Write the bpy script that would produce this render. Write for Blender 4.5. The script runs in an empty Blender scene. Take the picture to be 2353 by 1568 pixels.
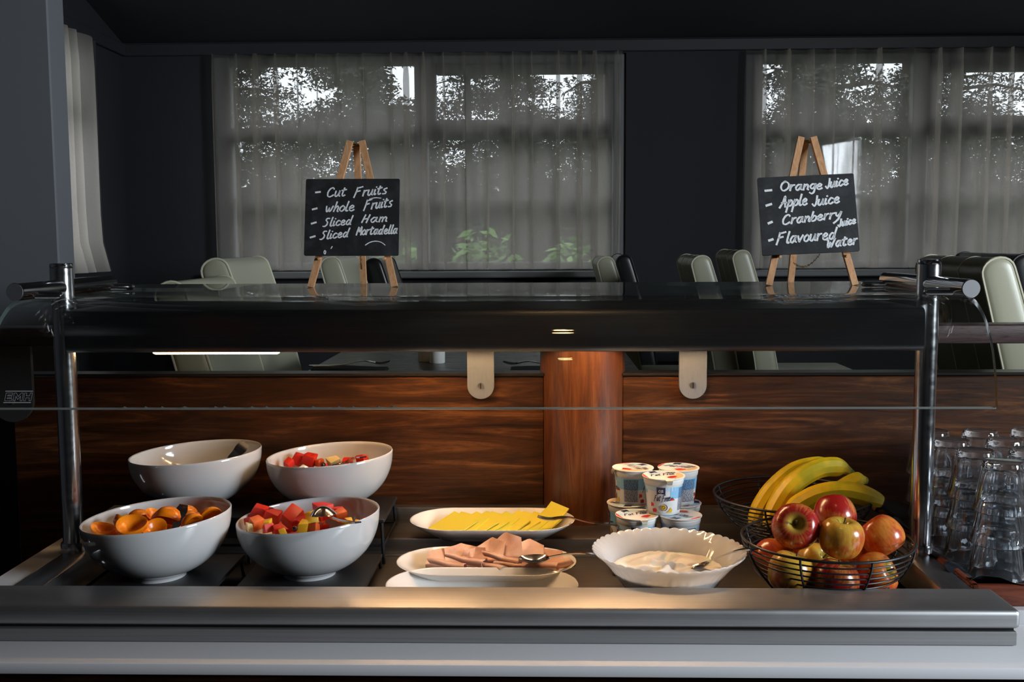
import bpy, bmesh, math, random
from mathutils import Vector, Matrix
random.seed(7)
PI = math.pi
S = bpy.context.scene
C = S.collection

# ------------------------------------------------------------------ camera
cam_d = bpy.data.cameras.new('camera')
cam = bpy.data.objects.new('camera', cam_d)
C.objects.link(cam)
cam_d.sensor_width = 36.0
cam_d.lens = 2400 / 2353 * 36
cam_d.clip_start = 0.05
_yaw, _pit, _rol = math.radians(1.52), math.radians(5.45), math.radians(0.30)
_F = Vector((-math.sin(_yaw) * math.cos(_pit), math.cos(_yaw) * math.cos(_pit), -math.sin(_pit)))
_R0 = Vector((math.cos(_yaw), math.sin(_yaw), 0))
_U0 = _R0.cross(_F)
_R = _R0 * math.cos(_rol) - _U0 * math.sin(_rol)
_U = _U0 * math.cos(_rol) + _R0 * math.sin(_rol)
_m = Matrix((_R, _U, -_F)).transposed().to_4x4()
_m.translation = Vector((0, 0, 1.419))
cam.matrix_world = _m
S.camera = cam

# ------------------------------------------------------------------ world (overcast daylight outside)
w = bpy.data.worlds.new('world')
S.world = w
w.use_nodes = True
_bg = w.node_tree.nodes['Background']
_bg.inputs[0].default_value = (0.86, 0.93, 1.0, 1)
_bg.inputs[1].default_value = 2.5

# ------------------------------------------------------------------ daylight through the side window of the serving room
def area(name, loc, target, sx, sy, power, col):
    d = bpy.data.lights.new(name, 'AREA')
    d.shape = 'RECTANGLE'
    d.size = sx
    d.size_y = sy
    d.energy = power
    d.color = col
    o = bpy.data.objects.new(name, d)
    C.objects.link(o)
    o.location = loc
    o.rotation_euler = (Vector(target) - Vector(loc)).to_track_quat('-Z', 'Y').to_euler()
    return o
area('side_window_daylight', (3.60, 0.20, 1.95), (-0.3, 1.5, 1.0), 1.15, 1.15, 225, (0.84, 0.92, 1.0))

vs = S.view_settings
vs.view_transform = 'Standard'
vs.look = 'None'
vs.exposure = 0.0
vs.gamma = 1.0
vs.use_curve_mapping = False
cy = S.cycles
cy.max_bounces = 14
cy.transparent_max_bounces = 40
cy.transmission_bounces = 14
cy.glossy_bounces = 6
cy.diffuse_bounces = 4
cy.sample_clamp_indirect = 4.0
cy.caustics_refractive = True
cy.caustics_reflective = False
cy.blur_glossy = 0.5
cy.use_denoising = True

# ================================================================== helpers
class MB:
    """collects shapes, builds one mesh object"""
    def __init__(self):
        self.v, self.f, self.mi = [], [], []
        self.cur = 0
    def add(self, vs, fs, M=None):
        n = len(self.v)
        self.v += [tuple(M @ Vector(p)) if M is not None else tuple(p) for p in vs]
        for f in fs:
            self.f.append(tuple(i + n for i in f))
            self.mi.append(self.cur)
        return self
    def box(self, a, b, bev=0.0, seg=2, M=None):
        x0, y0, z0 = [min(a[i], b[i]) for i in range(3)]
        x1, y1, z1 = [max(a[i], b[i]) for i in range(3)]
        vs = [(x0, y0, z0), (x1, y0, z0), (x1, y1, z0), (x0, y1, z0), (x0, y0, z1), (x1, y0, z1), (x1, y1, z1), (x0, y1, z1)]
        fs = [(0, 3, 2, 1), (4, 5, 6, 7), (0, 1, 5, 4), (1, 2, 6, 5), (2, 3, 7, 6), (3, 0, 4, 7)]
        if bev <= 0:
            return self.add(vs, fs, M)
        bm = bmesh.new()
        bv = [bm.verts.new(p) for p in vs]
        for f in fs:
            bm.faces.new([bv[i] for i in f])
        bmesh.ops.bevel(bm, geom=bm.edges[:], offset=bev, segments=seg, profile=0.5, affect='EDGES')
        bm.verts.index_update()
        self.add([v.co[:] for v in bm.verts], [[v.index for v in f.verts] for f in bm.faces], M)
        bm.free()
        return self
    def lathe(self, prof, n=48, M=None, rf=None, closed=False, ang=2 * PI):
        """prof: (r,z) list; poles welded when r==0"""
        vs, rows = [], []
        for r, z in prof:
            if r <= 1e-7:
                rows.append([len(vs)] * n)
                vs.append((0, 0, z))
            else:
                row = []
                for k in range(n):
                    t = ang * k / n
                    rr = rf(r, z, t) if rf else r
                    row.append(len(vs))
                    vs.append((rr * math.cos(t), rr * math.sin(t), z))
                rows.append(row)
        fs = []
        m = len(rows)
        for i in range(m if closed else m - 1):
            A, B = rows[i], rows[(i + 1) % m]
            for k in range(n):
                q = [A[k], A[(k + 1) % n], B[(k + 1) % n], B[k]]
                u = []
                for j in q:
                    if j not in u:
                        u.append(j)
                if len(u) > 2:
                    fs.append(tuple(u))
        return self.add(vs, fs, M)
    def tube(self, pts, r, n=8, cap=True, M=None, closed=False):
        P = [Vector(p) for p in pts]
        R = r if isinstance(r, (list, tuple)) else [r] * len(P)
        vs, fs = [], []
        up = None
        L = len(P)
        for i, p in enumerate(P):
            if closed:
                t = (P[(i + 1) % L] - P[i - 1]).normalized()
            else:
                t = (P[min(i + 1, L - 1)] - P[max(i - 1, 0)]).normalized()
            if up is None:
                a = Vector((0, 0, 1)) if abs(t.z) < 0.9 else Vector((1, 0, 0))
                up = (a - t * a.dot(t)).normalized()
            else:
                up = (up - t * up.dot(t)).normalized()
            s = t.cross(up)
            for k in range(n):
                th = 2 * PI * k / n
                vs.append(p + (up * math.cos(th) + s * math.sin(th)) * R[i])
        for i in range(L if closed else L - 1):
            j = (i + 1) % L
            for k in range(n):
                fs.append((i * n + k, i * n + (k + 1) % n, j * n + (k + 1) % n, j * n + k))
        if cap and not closed:
            fs.append(tuple(range(n))[::-1])
            fs.append(tuple((L - 1) * n + k for k in range(n)))
        return self.add(vs, fs, M)
    def prism(self, poly, h0, h1, axis='z', M=None):
        n = len(poly)
        def mk(p, h):
            return {'z': (p[0], p[1], h), 'y': (p[0], h, p[1]), 'x': (h, p[0], p[1])}[axis]
        vs = [mk(p, h0) for p in poly] + [mk(p, h1) for p in poly]
        fs = [tuple(range(n))[::-1], tuple(range(n, 2 * n))] + [(i, (i + 1) % n, n + (i + 1) % n, n + i) for i in range(n)]
        return self.add(vs, fs, M)
    def grid(self, fn, nu, nv, M=None, wrapu=False):
        vs = [fn(i / (nu if wrapu else nu - 1), j / (nv - 1)) for j in range(nv) for i in range(nu)]
        fs = []
        for j in range(nv - 1):
            for i in range(nu if wrapu else nu - 1):
                k = (i + 1) % nu
                fs.append((j * nu + i, j * nu + k, (j + 1) * nu + k, (j + 1) * nu + i))
        return self.add(vs, fs, M)
    def sheet(self, fn, nu, nv, th, M=None):
        """closed sheet of thickness th around the surface fn(u,v)"""
        P = [[Vector(fn(i / (nu - 1), j / (nv - 1))) for i in range(nu)] for j in range(nv)]
        def nrm(i, j):
            a = P[j][min(i + 1, nu - 1)] - P[j][max(i - 1, 0)]
            b = P[min(j + 1, nv - 1)][i] - P[max(j - 1, 0)][i]
            c = a.cross(b)
            return c.normalized() if c.length > 1e-12 else Vector((0, 0, 1))
        top, bot = [], []
        for j in range(nv):
            for i in range(nu):
                q = nrm(i, j) * th / 2
                top.append(P[j][i] + q)
                bot.append(P[j][i] - q)
        N = nu * nv
        fs = []
        for j in range(nv - 1):
            for i in range(nu - 1):
                a, b, c, d = j * nu + i, j * nu + i + 1, (j + 1) * nu + i + 1, (j + 1) * nu + i
                fs.append((a, b, c, d))
                fs.append((N + d, N + c, N + b, N + a))
        for i in range(nu - 1):
            fs.append((i + 1, i, N + i, N + i + 1))
            k = (nv - 1) * nu + i
            fs.append((k, k + 1, N + k + 1, N + k))
        for j in range(nv - 1):
            a, b = j * nu, (j + 1) * nu
            fs.append((a, b, N + b, N + a))
            a, b = j * nu + nu - 1, (j + 1) * nu + nu - 1
            fs.append((b, a, N + a, N + b))
        return self.add(top + bot, fs, M)
    def mesh(self, name, mats, smooth=35):
        me = bpy.data.meshes.new(name)
        me.from_pydata([tuple(p) for p in self.v], [], self.f)
        for m in (mats if isinstance(mats, (list, tuple)) else [mats]):
            me.materials.append(m)
        if any(self.mi):
            me.polygons.foreach_set('material_index', self.mi)
        bm = bmesh.new()
        bm.from_mesh(me)
        bmesh.ops.recalc_face_normals(bm, faces=bm.faces[:])
        bm.to_mesh(me)
        bm.free()
        if smooth:
            me.polygons.foreach_set('use_smooth', [True] * len(me.polygons))
            me.set_sharp_from_angle(angle=math.radians(smooth))
        me.update()
        return me
    def build(self, name, mats, parent=None, smooth=35, loc=None, rot=None):
        return link(name, self.mesh(name, mats, smooth), parent, loc, rot)

def link(name, me, parent=None, loc=None, rot=None):
    o = bpy.data.objects.new(name, me)
    C.objects.link(o)
    o.parent = parent
    if loc is not None:
        o.location = loc
    if rot is not None:
        o.rotation_euler = rot
    return o
def tag(o, label, cat, group=None, kind=None):
    if label:
        o['label'] = label
    if cat:
        o['category'] = cat
    if group:
        o['group'] = group
    if kind:
        o['kind'] = kind
    return o
def thing(name, loc, label, cat, group=None, rz=0.0, kind=None, rot=None):
    o = bpy.data.objects.new(name, None)
    C.objects.link(o)
    o.empty_display_size = 0.05
    o.location = loc
    o.rotation_euler = rot if rot else (0, 0, rz)
    return tag(o, label, cat, group, kind)
def dup(root, loc, rot, label, group=None):
    r = root.copy()
    C.objects.link(r)
    r.location = loc
    r.rotation_euler = rot
    r['label'] = label
    if group:
        r['group'] = group
    for ch in list(root.children):
        c = ch.copy()
        C.objects.link(c)
        c.parent = r
        for g in list(ch.children):
            d = g.copy()
            C.objects.link(d)
            d.parent = c
    return r
def T(x, y, z):
    return Matrix.Translation((x, y, z))
def RX(a): return Matrix.Rotation(a, 4, 'X')
def RY(a): return Matrix.Rotation(a, 4, 'Y')
def RZ(a): return Matrix.Rotation(a, 4, 'Z')

def smooth_line(pts, n=5):
    """Catmull-Rom through 2-D or 3-D points"""
    P = [Vector(p) for p in pts]
    if len(P) < 3:
        return P
    out = []
    for i in range(len(P) - 1):
        p0, p1, p2, p3 = P[max(i - 1, 0)], P[i], P[i + 1], P[min(i + 2, len(P) - 1)]
        for k in range(n):
            t = k / n
            out.append(0.5 * ((2 * p1) + (p2 - p0) * t + (2 * p0 - 5 * p1 + 4 * p2 - p3) * t * t + (-p0 + 3 * p1 - 3 * p2 + p3) * t ** 3))
    out.append(P[-1])
    return out

# ================================================================== materials
MATS = {}
def mat(name, col=(0.5, 0.5, 0.5), rough=0.5, metal=0.0, spec=0.5, **kw):
    if name in MATS:
        return MATS[name]
    m = bpy.data.materials.new(name)
    m.use_nodes = True
    b = m.node_tree.nodes['Principled BSDF']
    b.inputs['Base Color'].default_value = (*col, 1)
    b.inputs['Roughness'].default_value = rough
    b.inputs['Metallic'].default_value = metal
    b.inputs['Specular IOR Level'].default_value = spec
    for k, v in kw.items():
        b.inputs[k.replace('_', ' ')].default_value = v
    MATS[name] = m
    return m
def nn(m, t, **kw):
    n = m.node_tree.nodes.new(t)
    for k, v in kw.items():
        setattr(n, k, v)
    return n
def ln(m, a, b):
    m.node_tree.links.new(a, b)
def pb(m):
    return m.node_tree.nodes['Principled BSDF']
def coords(m, scale=(1, 1, 1), kind='Object', rot=(0, 0, 0)):
    tc = nn(m, 'ShaderNodeTexCoord')
    mp = nn(m, 'ShaderNodeMapping')
    mp.inputs['Scale'].default_value = scale
    mp.inputs['Rotation'].default_value = rot
    ln(m, tc.outputs[kind], mp.inputs['Vector'])
    return mp.outputs['Vector']
def noise(m, vec, scale, detail=4, rough=0.55, dist=0.0):
    n = nn(m, 'ShaderNodeTexNoise')
    n.inputs['Scale'].default_value = scale
    n.inputs['Detail'].default_value = detail
    n.inputs['Roughness'].default_value = rough
    n.inputs['Distortion'].default_value = dist
    ln(m, vec, n.inputs['Vector'])
    return n.outputs['Fac']
def ramp(m, fac, stops):
    r = nn(m, 'ShaderNodeValToRGB')
    e = r.color_ramp.elements
    while len(e) < len(stops):
        e.new(0.5)
    for i, (p, c) in enumerate(stops):
        e[i].position = p
        e[i].color = (*c, 1) if len(c) == 3 else c
    ln(m, fac, r.inputs['Fac'])
    return r.outputs['Color']
def mixc(m, fac, a, b, mode='MIX'):
    n = nn(m, 'ShaderNodeMix', data_type='RGBA', blend_type=mode)
    for s, v in ((n.inputs[0], fac), (n.inputs[6], a), (n.inputs[7], b)):
        if isinstance(v, (int, float)):
            s.default_value = v
        elif isinstance(v, tuple):
            s.default_value = (*v, 1) if len(v) == 3 else v
        else:
            ln(m, v, s)
    return n.outputs[2]
def bump(m, h, strength=0.2, dist=0.002):
    b = nn(m, 'ShaderNodeBump')
    b.inputs['Strength'].default_value = strength
    b.inputs['Distance'].default_value = dist
    ln(m, h, b.inputs['Height'])
    ln(m, b.outputs['Normal'], pb(m).inputs['Normal'])
def rampv(m, fac, a, b, lo=0.3, hi=0.7):
    n = nn(m, 'ShaderNodeMapRange')
    n.inputs['From Min'].default_value = lo
    n.inputs['From Max'].default_value = hi
    n.inputs['To Min'].default_value = a
    n.inputs['To Max'].default_value = b
    ln(m, fac, n.inputs['Value'])
    return n.outputs['Result']

def wood(name, dark, mid, light, axis='x', scale=1.0, rough=0.35, coat=0.0, stain=None):
    m = mat(name, mid, rough)
    sc = {'x': (1.2, 14, 14), 'z': (14, 14, 1.2), 'y': (14, 1.2, 14)}[axis]
    v = coords(m, tuple(s * scale for s in sc))
    n1 = noise(m, v, 2.6, 7, 0.62, 1.6)
    n2 = noise(m, coords(m, tuple(s * scale * 5 for s in sc)), 5.0, 3, 0.6)
    c = ramp(m, n1, [(0.28, dark), (0.52, mid), (0.75, light)])
    c = mixc(m, rampv(m, n2, 0.0, 0.55, 0.5, 0.72), c, dark)
    if stain:
        n3 = noise(m, coords(m, (1, 1, 1)), 3.0, 3, 0.6)
        c = mixc(m, rampv(m, n3, 0.0, 0.8, 0.5, 0.75), c, stain)
    ln(m, c, pb(m).inputs['Base Color'])
    ln(m, rampv(m, n2, rough - 0.06, rough + 0.14), pb(m).inputs['Roughness'])
    bump(m, n2, 0.12, 0.001)
    if coat:
        pb(m).inputs['Coat Weight'].default_value = coat
        pb(m).inputs['Coat Roughness'].default_value = 0.15
    return m
def steel(name, col=(0.50, 0.50, 0.51), rough=0.30, axis='x', b=0.10, smear=0.0):
    m = mat(name, col, rough, 1.0)
    sc = {'x': (3, 420, 420), 'z': (420, 420, 3), 'y': (420, 3, 420)}[axis]
    n1 = noise(m, coords(m, sc), 1.0, 3, 0.6)
    n2 = noise(m, coords(m, (2.0, 5, 5)), 2.5, 4, 0.6, 0.8)
    r = rampv(m, n2, rough - 0.015, rough + 0.03, 0.35, 0.65)
    ln(m, r, pb(m).inputs['Roughness'])
    c = mixc(m, rampv(m, n1, 0, 0.5, 0.35, 0.65), col, tuple(x * 0.72 for x in col))
    ln(m, c, pb(m).inputs['Base Color'])
    bump(m, n1, b * 0.5, 0.0002)
    return m

M_steel = steel('brushed_steel', (0.41, 0.41, 0.415), 0.47)
M_steel_side = steel('brushed_steel_side', axis='y')
M_steel_well = steel('dull_steel', (0.34, 0.33, 0.32), 0.36)
M_hood = steel('hood_steel', (0.23, 0.23, 0.24), 0.33)
for _mm in (M_hood,):
    _t = nn(_mm, 'ShaderNodeTangent', direction_type='RADIAL', axis='X')
    ln(_mm, _t.outputs[0], pb(_mm).inputs['Tangent'])
    pb(_mm).inputs['Anisotropic'].default_value = 0.85
    pb(_mm).inputs['Anisotropic Rotation'].default_value = 0.0
M_chrome = mat('polished_steel', (0.72, 0.72, 0.73), 0.10, 1.0)
M_post = mat('satin_steel', (0.60, 0.60, 0.61), 0.17, 1.0)
M_post_n = noise(M_post, coords(M_post, (40, 40, 90)), 1.0, 3)
ln(M_post, rampv(M_post, M_post_n, 0.14, 0.22), pb(M_post).inputs['Roughness'])
M_cut = mat('cutlery_steel', (0.62, 0.62, 0.62), 0.12, 1.0)
M_panel = wood('stained_oak', (0.006, 0.002, 0.001), (0.055, 0.018, 0.0055), (0.170, 0.064, 0.019), 'x', 1.0, 0.42, 0.0, (0.011, 0.0035, 0.0015))
pb(M_panel).inputs['Specular IOR Level'].default_value = 0.28
M_column = wood('column_wood', (0.035, 0.010, 0.004), (0.11, 0.033, 0.010), (0.20, 0.075, 0.026), 'z', 1.0, 0.36, 0.2)
M_rail = wood('dark_rail_wood', (0.020, 0.010, 0.009), (0.055, 0.028, 0.026), (0.10, 0.055, 0.05), 'x', 2.0, 0.33)
M_table = wood('dark_table_wood', (0.040, 0.034, 0.030), (0.085, 0.075, 0.066), (0.13, 0.115, 0.10), 'x', 0.6, 0.30)
M_ebony = mat('black_wood', (0.012, 0.010, 0.010), 0.35)
M_trayw = wood('mahogany', (0.08, 0.016, 0.008), (0.19, 0.045, 0.022), (0.27, 0.075, 0.038), 'x', 2.0, 0.33)
M_easel = wood('beech', (0.42, 0.19, 0.08), (0.62, 0.33, 0.16), (0.72, 0.42, 0.22), 'z', 4.0, 0.5)
M_ceramic = mat('white_porcelain', (0.80, 0.79, 0.77), 0.10, 0, 0.5, Coat_Weight=0.3, Coat_Roughness=0.04)
M_bowl = mat('grey_white_stoneware', (0.55, 0.555, 0.565), 0.11, 0, 0.5, Coat_Weight=0.3, Coat_Roughness=0.04)
M_opal = mat('white_opal_glass', (0.90, 0.90, 0.90), 0.07, 0, 0.55, Subsurface_Weight=0.8, Subsurface_Scale=0.03)
pb(M_opal).inputs['Subsurface Radius'].default_value = (1, 1, 1)
M_pwhite = mat('white_paint', (0.74, 0.74, 0.77), 0.48)
M_frame = mat('window_paint', (0.24, 0.24, 0.24), 0.5)
M_black = mat('black_metal', (0.010, 0.011, 0.013), 0.38)
M_slate = mat('black_slate', (0.012, 0.012, 0.013), 0.42)
M_nap = mat('black_napkin', (0.010, 0.010, 0.011), 0.8)
M_gold = mat('brass', (0.75, 0.50, 0.13), 0.22, 1.0)
M_cheese = mat('cheese', (0.80, 0.66, 0.07), 0.42, 0, 0.4, Subsurface_Weight=0.25, Subsurface_Scale=0.01)
M_liner = mat('black_plastic_liner', (0.012, 0.014, 0.018), 0.22)
M_plast = mat('white_plastic', (0.82, 0.82, 0.80), 0.35)
M_foil = mat('foil_underside', (0.55, 0.55, 0.45), 0.35, 0.8)
M_navy = mat('navy_print', (0.012, 0.018, 0.085), 0.4)
M_sky = mat('light_blue_print', (0.28, 0.58, 0.86), 0.4)
M_sky2 = mat('pale_blue_print', (0.55, 0.76, 0.92), 0.4)
M_redp = mat('red_print', (0.62, 0.03, 0.02), 0.4)
M_yelp = mat('yellow_print', (0.88, 0.55, 0.02), 0.4)
M_purp = mat('plum_print', (0.08, 0.012, 0.03), 0.4)
M_grnp = mat('green_print', (0.03, 0.14, 0.03), 0.4)
M_cream = mat('cream_print', (0.70, 0.55, 0.32), 0.4)
M_wprint = mat('white_print', (0.86, 0.86, 0.86), 0.4)

M_wall = mat('wall_paint', (0.026, 0.0275, 0.034), 0.75)
_n = noise(M_wall, coords(M_wall), 160, 2)
bump(M_wall, _n, 0.08, 0.001)
M_wall2 = mat('side_wall_paint', (0.150, 0.158, 0.175), 0.7)
bump(M_wall2, noise(M_wall2, coords(M_wall2), 160, 2), 0.08, 0.001)
M_ceil = mat('ceiling_paint', (0.022, 0.022, 0.024), 0.8)
M_trim = mat('trim_paint', (0.035, 0.036, 0.042), 0.5)
M_floor = mat('floor_carpet', (0.015, 0.012, 0.011), 0.9)

M_leather = mat('cream_leather', (0.42, 0.41, 0.30), 0.33, 0, 0.5)
_n = noise(M_leather, coords(M_leather), 260, 3)
bump(M_leather, _n, 0.12, 0.0008)
M_olive = mat('olive_leather', (0.125, 0.118, 0.070), 0.33)
bump(M_olive, noise(M_olive, coords(M_olive), 260, 3), 0.12, 0.0008)
M_bleather = mat('black_leather', (0.010, 0.010, 0.011), 0.30)
M_thread = mat('stitch_thread', (0.62, 0.60, 0.45), 0.7)

M_chalkb = mat('chalkboard', (0.016, 0.017, 0.019), 0.52)
_n = noise(M_chalkb, coords(M_chalkb, (1, 1, 1)), 22, 4, 0.7, 0.6)
ln(M_chalkb, ramp(M_chalkb, _n, [(0.45, (0.012, 0.013, 0.015)), (0.85, (0.045, 0.048, 0.055))]), pb(M_chalkb).inputs['Base Color'])
M_chalk = mat('chalk_pen', (0.74, 0.77, 0.80), 0.75)
_n = noise(M_chalk, coords(M_chalk, (1, 1, 1)), 420, 3, 0.7)
ln(M_chalk, ramp(M_chalk, _n, [(0.30, (0.34, 0.36, 0.40)), (0.50, (0.92, 0.93, 0.95))]), pb(M_chalk).inputs['Base Color'])

M_brkt = mat('worn_grey_paint', (0.52, 0.55, 0.60), 0.45)
_n = noise(M_brkt, coords(M_brkt, (60, 60, 9)), 4.0, 5, 0.7)
ln(M_brkt, ramp(M_brkt, _n, [(0.30, (0.08, 0.06, 0.05)), (0.38, (0.17, 0.185, 0.21)), (1.0, (0.21, 0.225, 0.26))]), pb(M_brkt).inputs['Base Color'])
M_screw = mat('screw_head', (0.20, 0.20, 0.21), 0.4, 0.6)

# thin pane: mirror-like reflection by Fresnel over clear transmission
def pane(name, tint=(0.97, 0.985, 0.98), ior=1.5):
    m = bpy.data.materials.new(name)
    m.use_nodes = True
    nt = m.node_tree
    nt.nodes.clear()
    out = nn(m, 'ShaderNodeOutputMaterial')
    tr = nn(m, 'ShaderNodeBsdfTransparent')
    tr.inputs[0].default_value = (*tint, 1)
    gl = nn(m, 'ShaderNodeBsdfGlossy')
    gl.inputs['Roughness'].default_value = 0.015
    fr = nn(m, 'ShaderNodeFresnel')
    ge = nn(m, 'ShaderNodeNewGeometry')          # both faces of the sheet reflect like the air side
    mr = nn(m, 'ShaderNodeMapRange')
    mr.inputs['To Min'].default_value = ior
    mr.inputs['To Max'].default_value = 1.0 / ior
    ln(m, ge.outputs['Backfacing'], mr.inputs['Value'])
    ln(m, mr.outputs['Result'], fr.inputs['IOR'])
    mx = nn(m, 'ShaderNodeMixShader')
    ln(m, fr.outputs[0], mx.inputs[0])
    ln(m, tr.outputs[0], mx.inputs[1])
    ln(m, gl.outputs[0], mx.inputs[2])
    ln(m, mx.outputs[0], out.inputs[0])
    return m
M_pane = pane('clear_pane', ior=1.45)
M_wpane = pane('window_pane', (0.95, 0.955, 0.95))
M_edge = mat('glass_edge', (0.20, 0.26, 0.24), 0.08, 0, 0.9, Transmission_Weight=0.55)
M_glass = mat('tumbler_glass', (0.94, 0.97, 1.0), 0.0, 0, 0.5, Transmission_Weight=0.985, IOR=1.5)
M_etch = mat('etched_glass', (0.42, 0.44, 0.46), 0.6)

def sheer(name):
    m = bpy.data.materials.new(name)
    m.use_nodes = True
    m.node_tree.nodes.clear()
    out = nn(m, 'ShaderNodeOutputMaterial')
    tr = nn(m, 'ShaderNodeBsdfTransparent')
    tl = nn(m, 'ShaderNodeBsdfTranslucent')
    df = nn(m, 'ShaderNodeBsdfDiffuse')
    tl.inputs[0].default_value = (0.62, 0.565, 0.51, 1)
    df.inputs[0].default_value = (0.45, 0.43, 0.41, 1)
    a = nn(m, 'ShaderNodeMixShader')
    a.inputs[0].default_value = 0.15
    ln(m, tl.outputs[0], a.inputs[1])
    ln(m, df.outputs[0], a.inputs[2])
    b = nn(m, 'ShaderNodeMixShader')
    v = coords(m, (1, 1, 1))
    n1 = noise(m, v, 900, 2)
    ln(m, rampv(m, n1, 0.37, 0.60, 0.3, 0.7), b.inputs[0])
    ln(m, tr.outputs[0], b.inputs[1])
    ln(m, a.outputs[0], b.inputs[2])
    ln(m, b.outputs[0], out.inputs[0])
    return m
M_sheer = sheer('sheer_voile')

def emit(name, col, s):
    m = mat(name, (0, 0, 0), 0.5)
    pb(m).inputs['Emission Color'].default_value = (*col, 1)
    pb(m).inputs['Emission Strength'].default_value = s
    return m
M_lamp = emit('warm_lamp_tube', (1.0, 0.60, 0.29), 150)
M_lamp1 = emit('warm_lamp_tube_low', (1.0, 0.60, 0.29), 26)
M_down = emit('downlight_bulb', (1.0, 0.60, 0.25), 120)

def fruit_mat(name, stops, scale=(1, 1, 1), ns=6, rough=0.35, sss=0.1, bumpv=0.1, rnd=True, spec=0.5):
    m = mat(name, stops[0][1], rough, 0, spec)
    v = coords(m, scale)
    if rnd:
        oi = nn(m, 'ShaderNodeObjectInfo')
        ad = nn(m, 'ShaderNodeVectorMath', operation='ADD')
        mu = nn(m, 'ShaderNodeVectorMath', operation='SCALE')
        cb = nn(m, 'ShaderNodeCombineXYZ')
        for i in range(3):
            ln(m, oi.outputs['Random'], cb.inputs[i])
        ln(m, cb.outputs[0], mu.inputs[0])
        mu.inputs['Scale'].default_value = 9.0
        ln(m, v, ad.inputs[0])
        ln(m, mu.outputs[0], ad.inputs[1])
        v = ad.outputs[0]
    n1 = noise(m, v, ns, 4, 0.6, 0.4)
    ln(m, ramp(m, n1, stops), pb(m).inputs['Base Color'])
    if sss:
        pb(m).inputs['Subsurface Weight'].default_value = sss
        pb(m).inputs['Subsurface Scale'].default_value = 0.008
    if bumpv:
        bump(m, noise(m, v, ns * 12, 3), bumpv, 0.001)
    return m
M_apric = fruit_mat('apricot_flesh', [(0.3, (0.68, 0.15, 0.003)), (0.55, (0.90, 0.25, 0.006)), (0.75, (0.94, 0.36, 0.015))], ns=30, rough=0.28, sss=0.08)
M_melon = fruit_mat('watermelon_flesh', [(0.3, (0.50, 0.010, 0.006)), (0.55, (0.72, 0.030, 0.016)), (0.8, (0.80, 0.10, 0.06))], ns=45, rough=0.30, sss=0.25, bumpv=0.3)
M_pine = fruit_mat('yellow_fruit_flesh', [(0.3, (0.72, 0.36, 0.01)), (0.6, (0.88, 0.60, 0.03)), (0.85, (0.90, 0.70, 0.16))], ns=40, rough=0.3, sss=0.25, bumpv=0.3)
M_papaya = fruit_mat('orange_fruit_flesh', [(0.3, (0.65, 0.07, 0.010)), (0.6, (0.80, 0.16, 0.03)), (0.85, (0.85, 0.30, 0.10))], ns=40, rough=0.3, sss=0.25, bumpv=0.3)
M_paler = fruit_mat('pale_fruit_flesh', [(0.3, (0.70, 0.48, 0.20)), (0.7, (0.82, 0.66, 0.35))], ns=40, rough=0.35, sss=0.2, bumpv=0.2)
M_grape = mat('dark_grape_skin', (0.030, 0.006, 0.010), 0.18)
M_ham = fruit_mat('ham', [(0.3, (0.62, 0.30, 0.21)), (0.55, (0.74, 0.44, 0.34)), (0.8, (0.82, 0.58, 0.48))], ns=26, rough=0.38, sss=0.15)
M_yog = mat('cream_yoghurt', (0.93, 0.91, 0.85), 0.38, 0, 0.5, Subsurface_Weight=0.2, Subsurface_Scale=0.01)
M_stem = mat('brown_stem', (0.06, 0.035, 0.015), 0.7)

def apple_mat(name, red, yellow, bias):
    m = mat(name, red, 0.24, 0, 0.5)
    tc = nn(m, 'ShaderNodeTexCoord')
    sx = nn(m, 'ShaderNodeSeparateXYZ')
    ln(m, tc.outputs['Object'], sx.inputs[0])
    # streaks that run from stem to blossom end
    at = nn(m, 'ShaderNodeMath', operation='ARCTAN2')
    ln(m, sx.outputs[1], at.inputs[0])
    ln(m, sx.outputs[0], at.inputs[1])
    cb = nn(m, 'ShaderNodeCombineXYZ')
    s1 = nn(m, 'ShaderNodeMath', operation='SINE')
    c1 = nn(m, 'ShaderNodeMath', operation='COSINE')
    ln(m, at.outputs[0], s1.inputs[0])
    ln(m, at.outputs[0], c1.inputs[0])
    zz = nn(m, 'ShaderNodeMath', operation='MULTIPLY')
    zz.inputs[1].default_value = 9.0
    ln(m, sx.outputs[2], zz.inputs[0])
    ln(m, s1.outputs[0], cb.inputs[0])
    ln(m, c1.outputs[0], cb.inputs[1])
    ln(m, zz.outputs[0], cb.inputs[2])
    st = noise(m, cb.outputs[0], 9.0, 5, 0.7)
    bg = noise(m, tc.outputs['Object'], 16, 3, 0.5)
    mm = nn(m, 'ShaderNodeMath', operation='ADD')
    k = nn(m, 'ShaderNodeMath', operation='MULTIPLY')
    k.inputs[1].default_value = 1.9
    ln(m, bg, k.inputs[0])
    ln(m, st, mm.inputs[0])
    ln(m, k.outputs[0], mm.inputs[1])
    f = rampv(m, mm.outputs[0], 0, 1, 1.45 - bias - 0.22, 1.45 - bias + 0.22)
    col = mixc(m, f, yellow, red)
    # yellow-green hollow round the stem
    zt = nn(m, 'ShaderNodeVectorMath', operation='DISTANCE')
    zt.inputs[1].default_value = (0, 0, 0.029)
    ln(m, tc.outputs['Object'], zt.inputs[0])
    g = rampv(m, zt.outputs['Value'], 1, 0, 0.008, 0.019)
    col = mixc(m, g, col, (0.50, 0.36, 0.05))
    ln(m, col, pb(m).inputs['Base Color'])
    pb(m).inputs['Coat Weight'].default_value = 0.3
    pb(m).inputs['Coat Roughness'].default_value = 0.18
    return m
M_appleR = apple_mat('apple_skin_red', (0.36, 0.014, 0.012), (0.62, 0.24, 0.05), 0.20)
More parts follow.
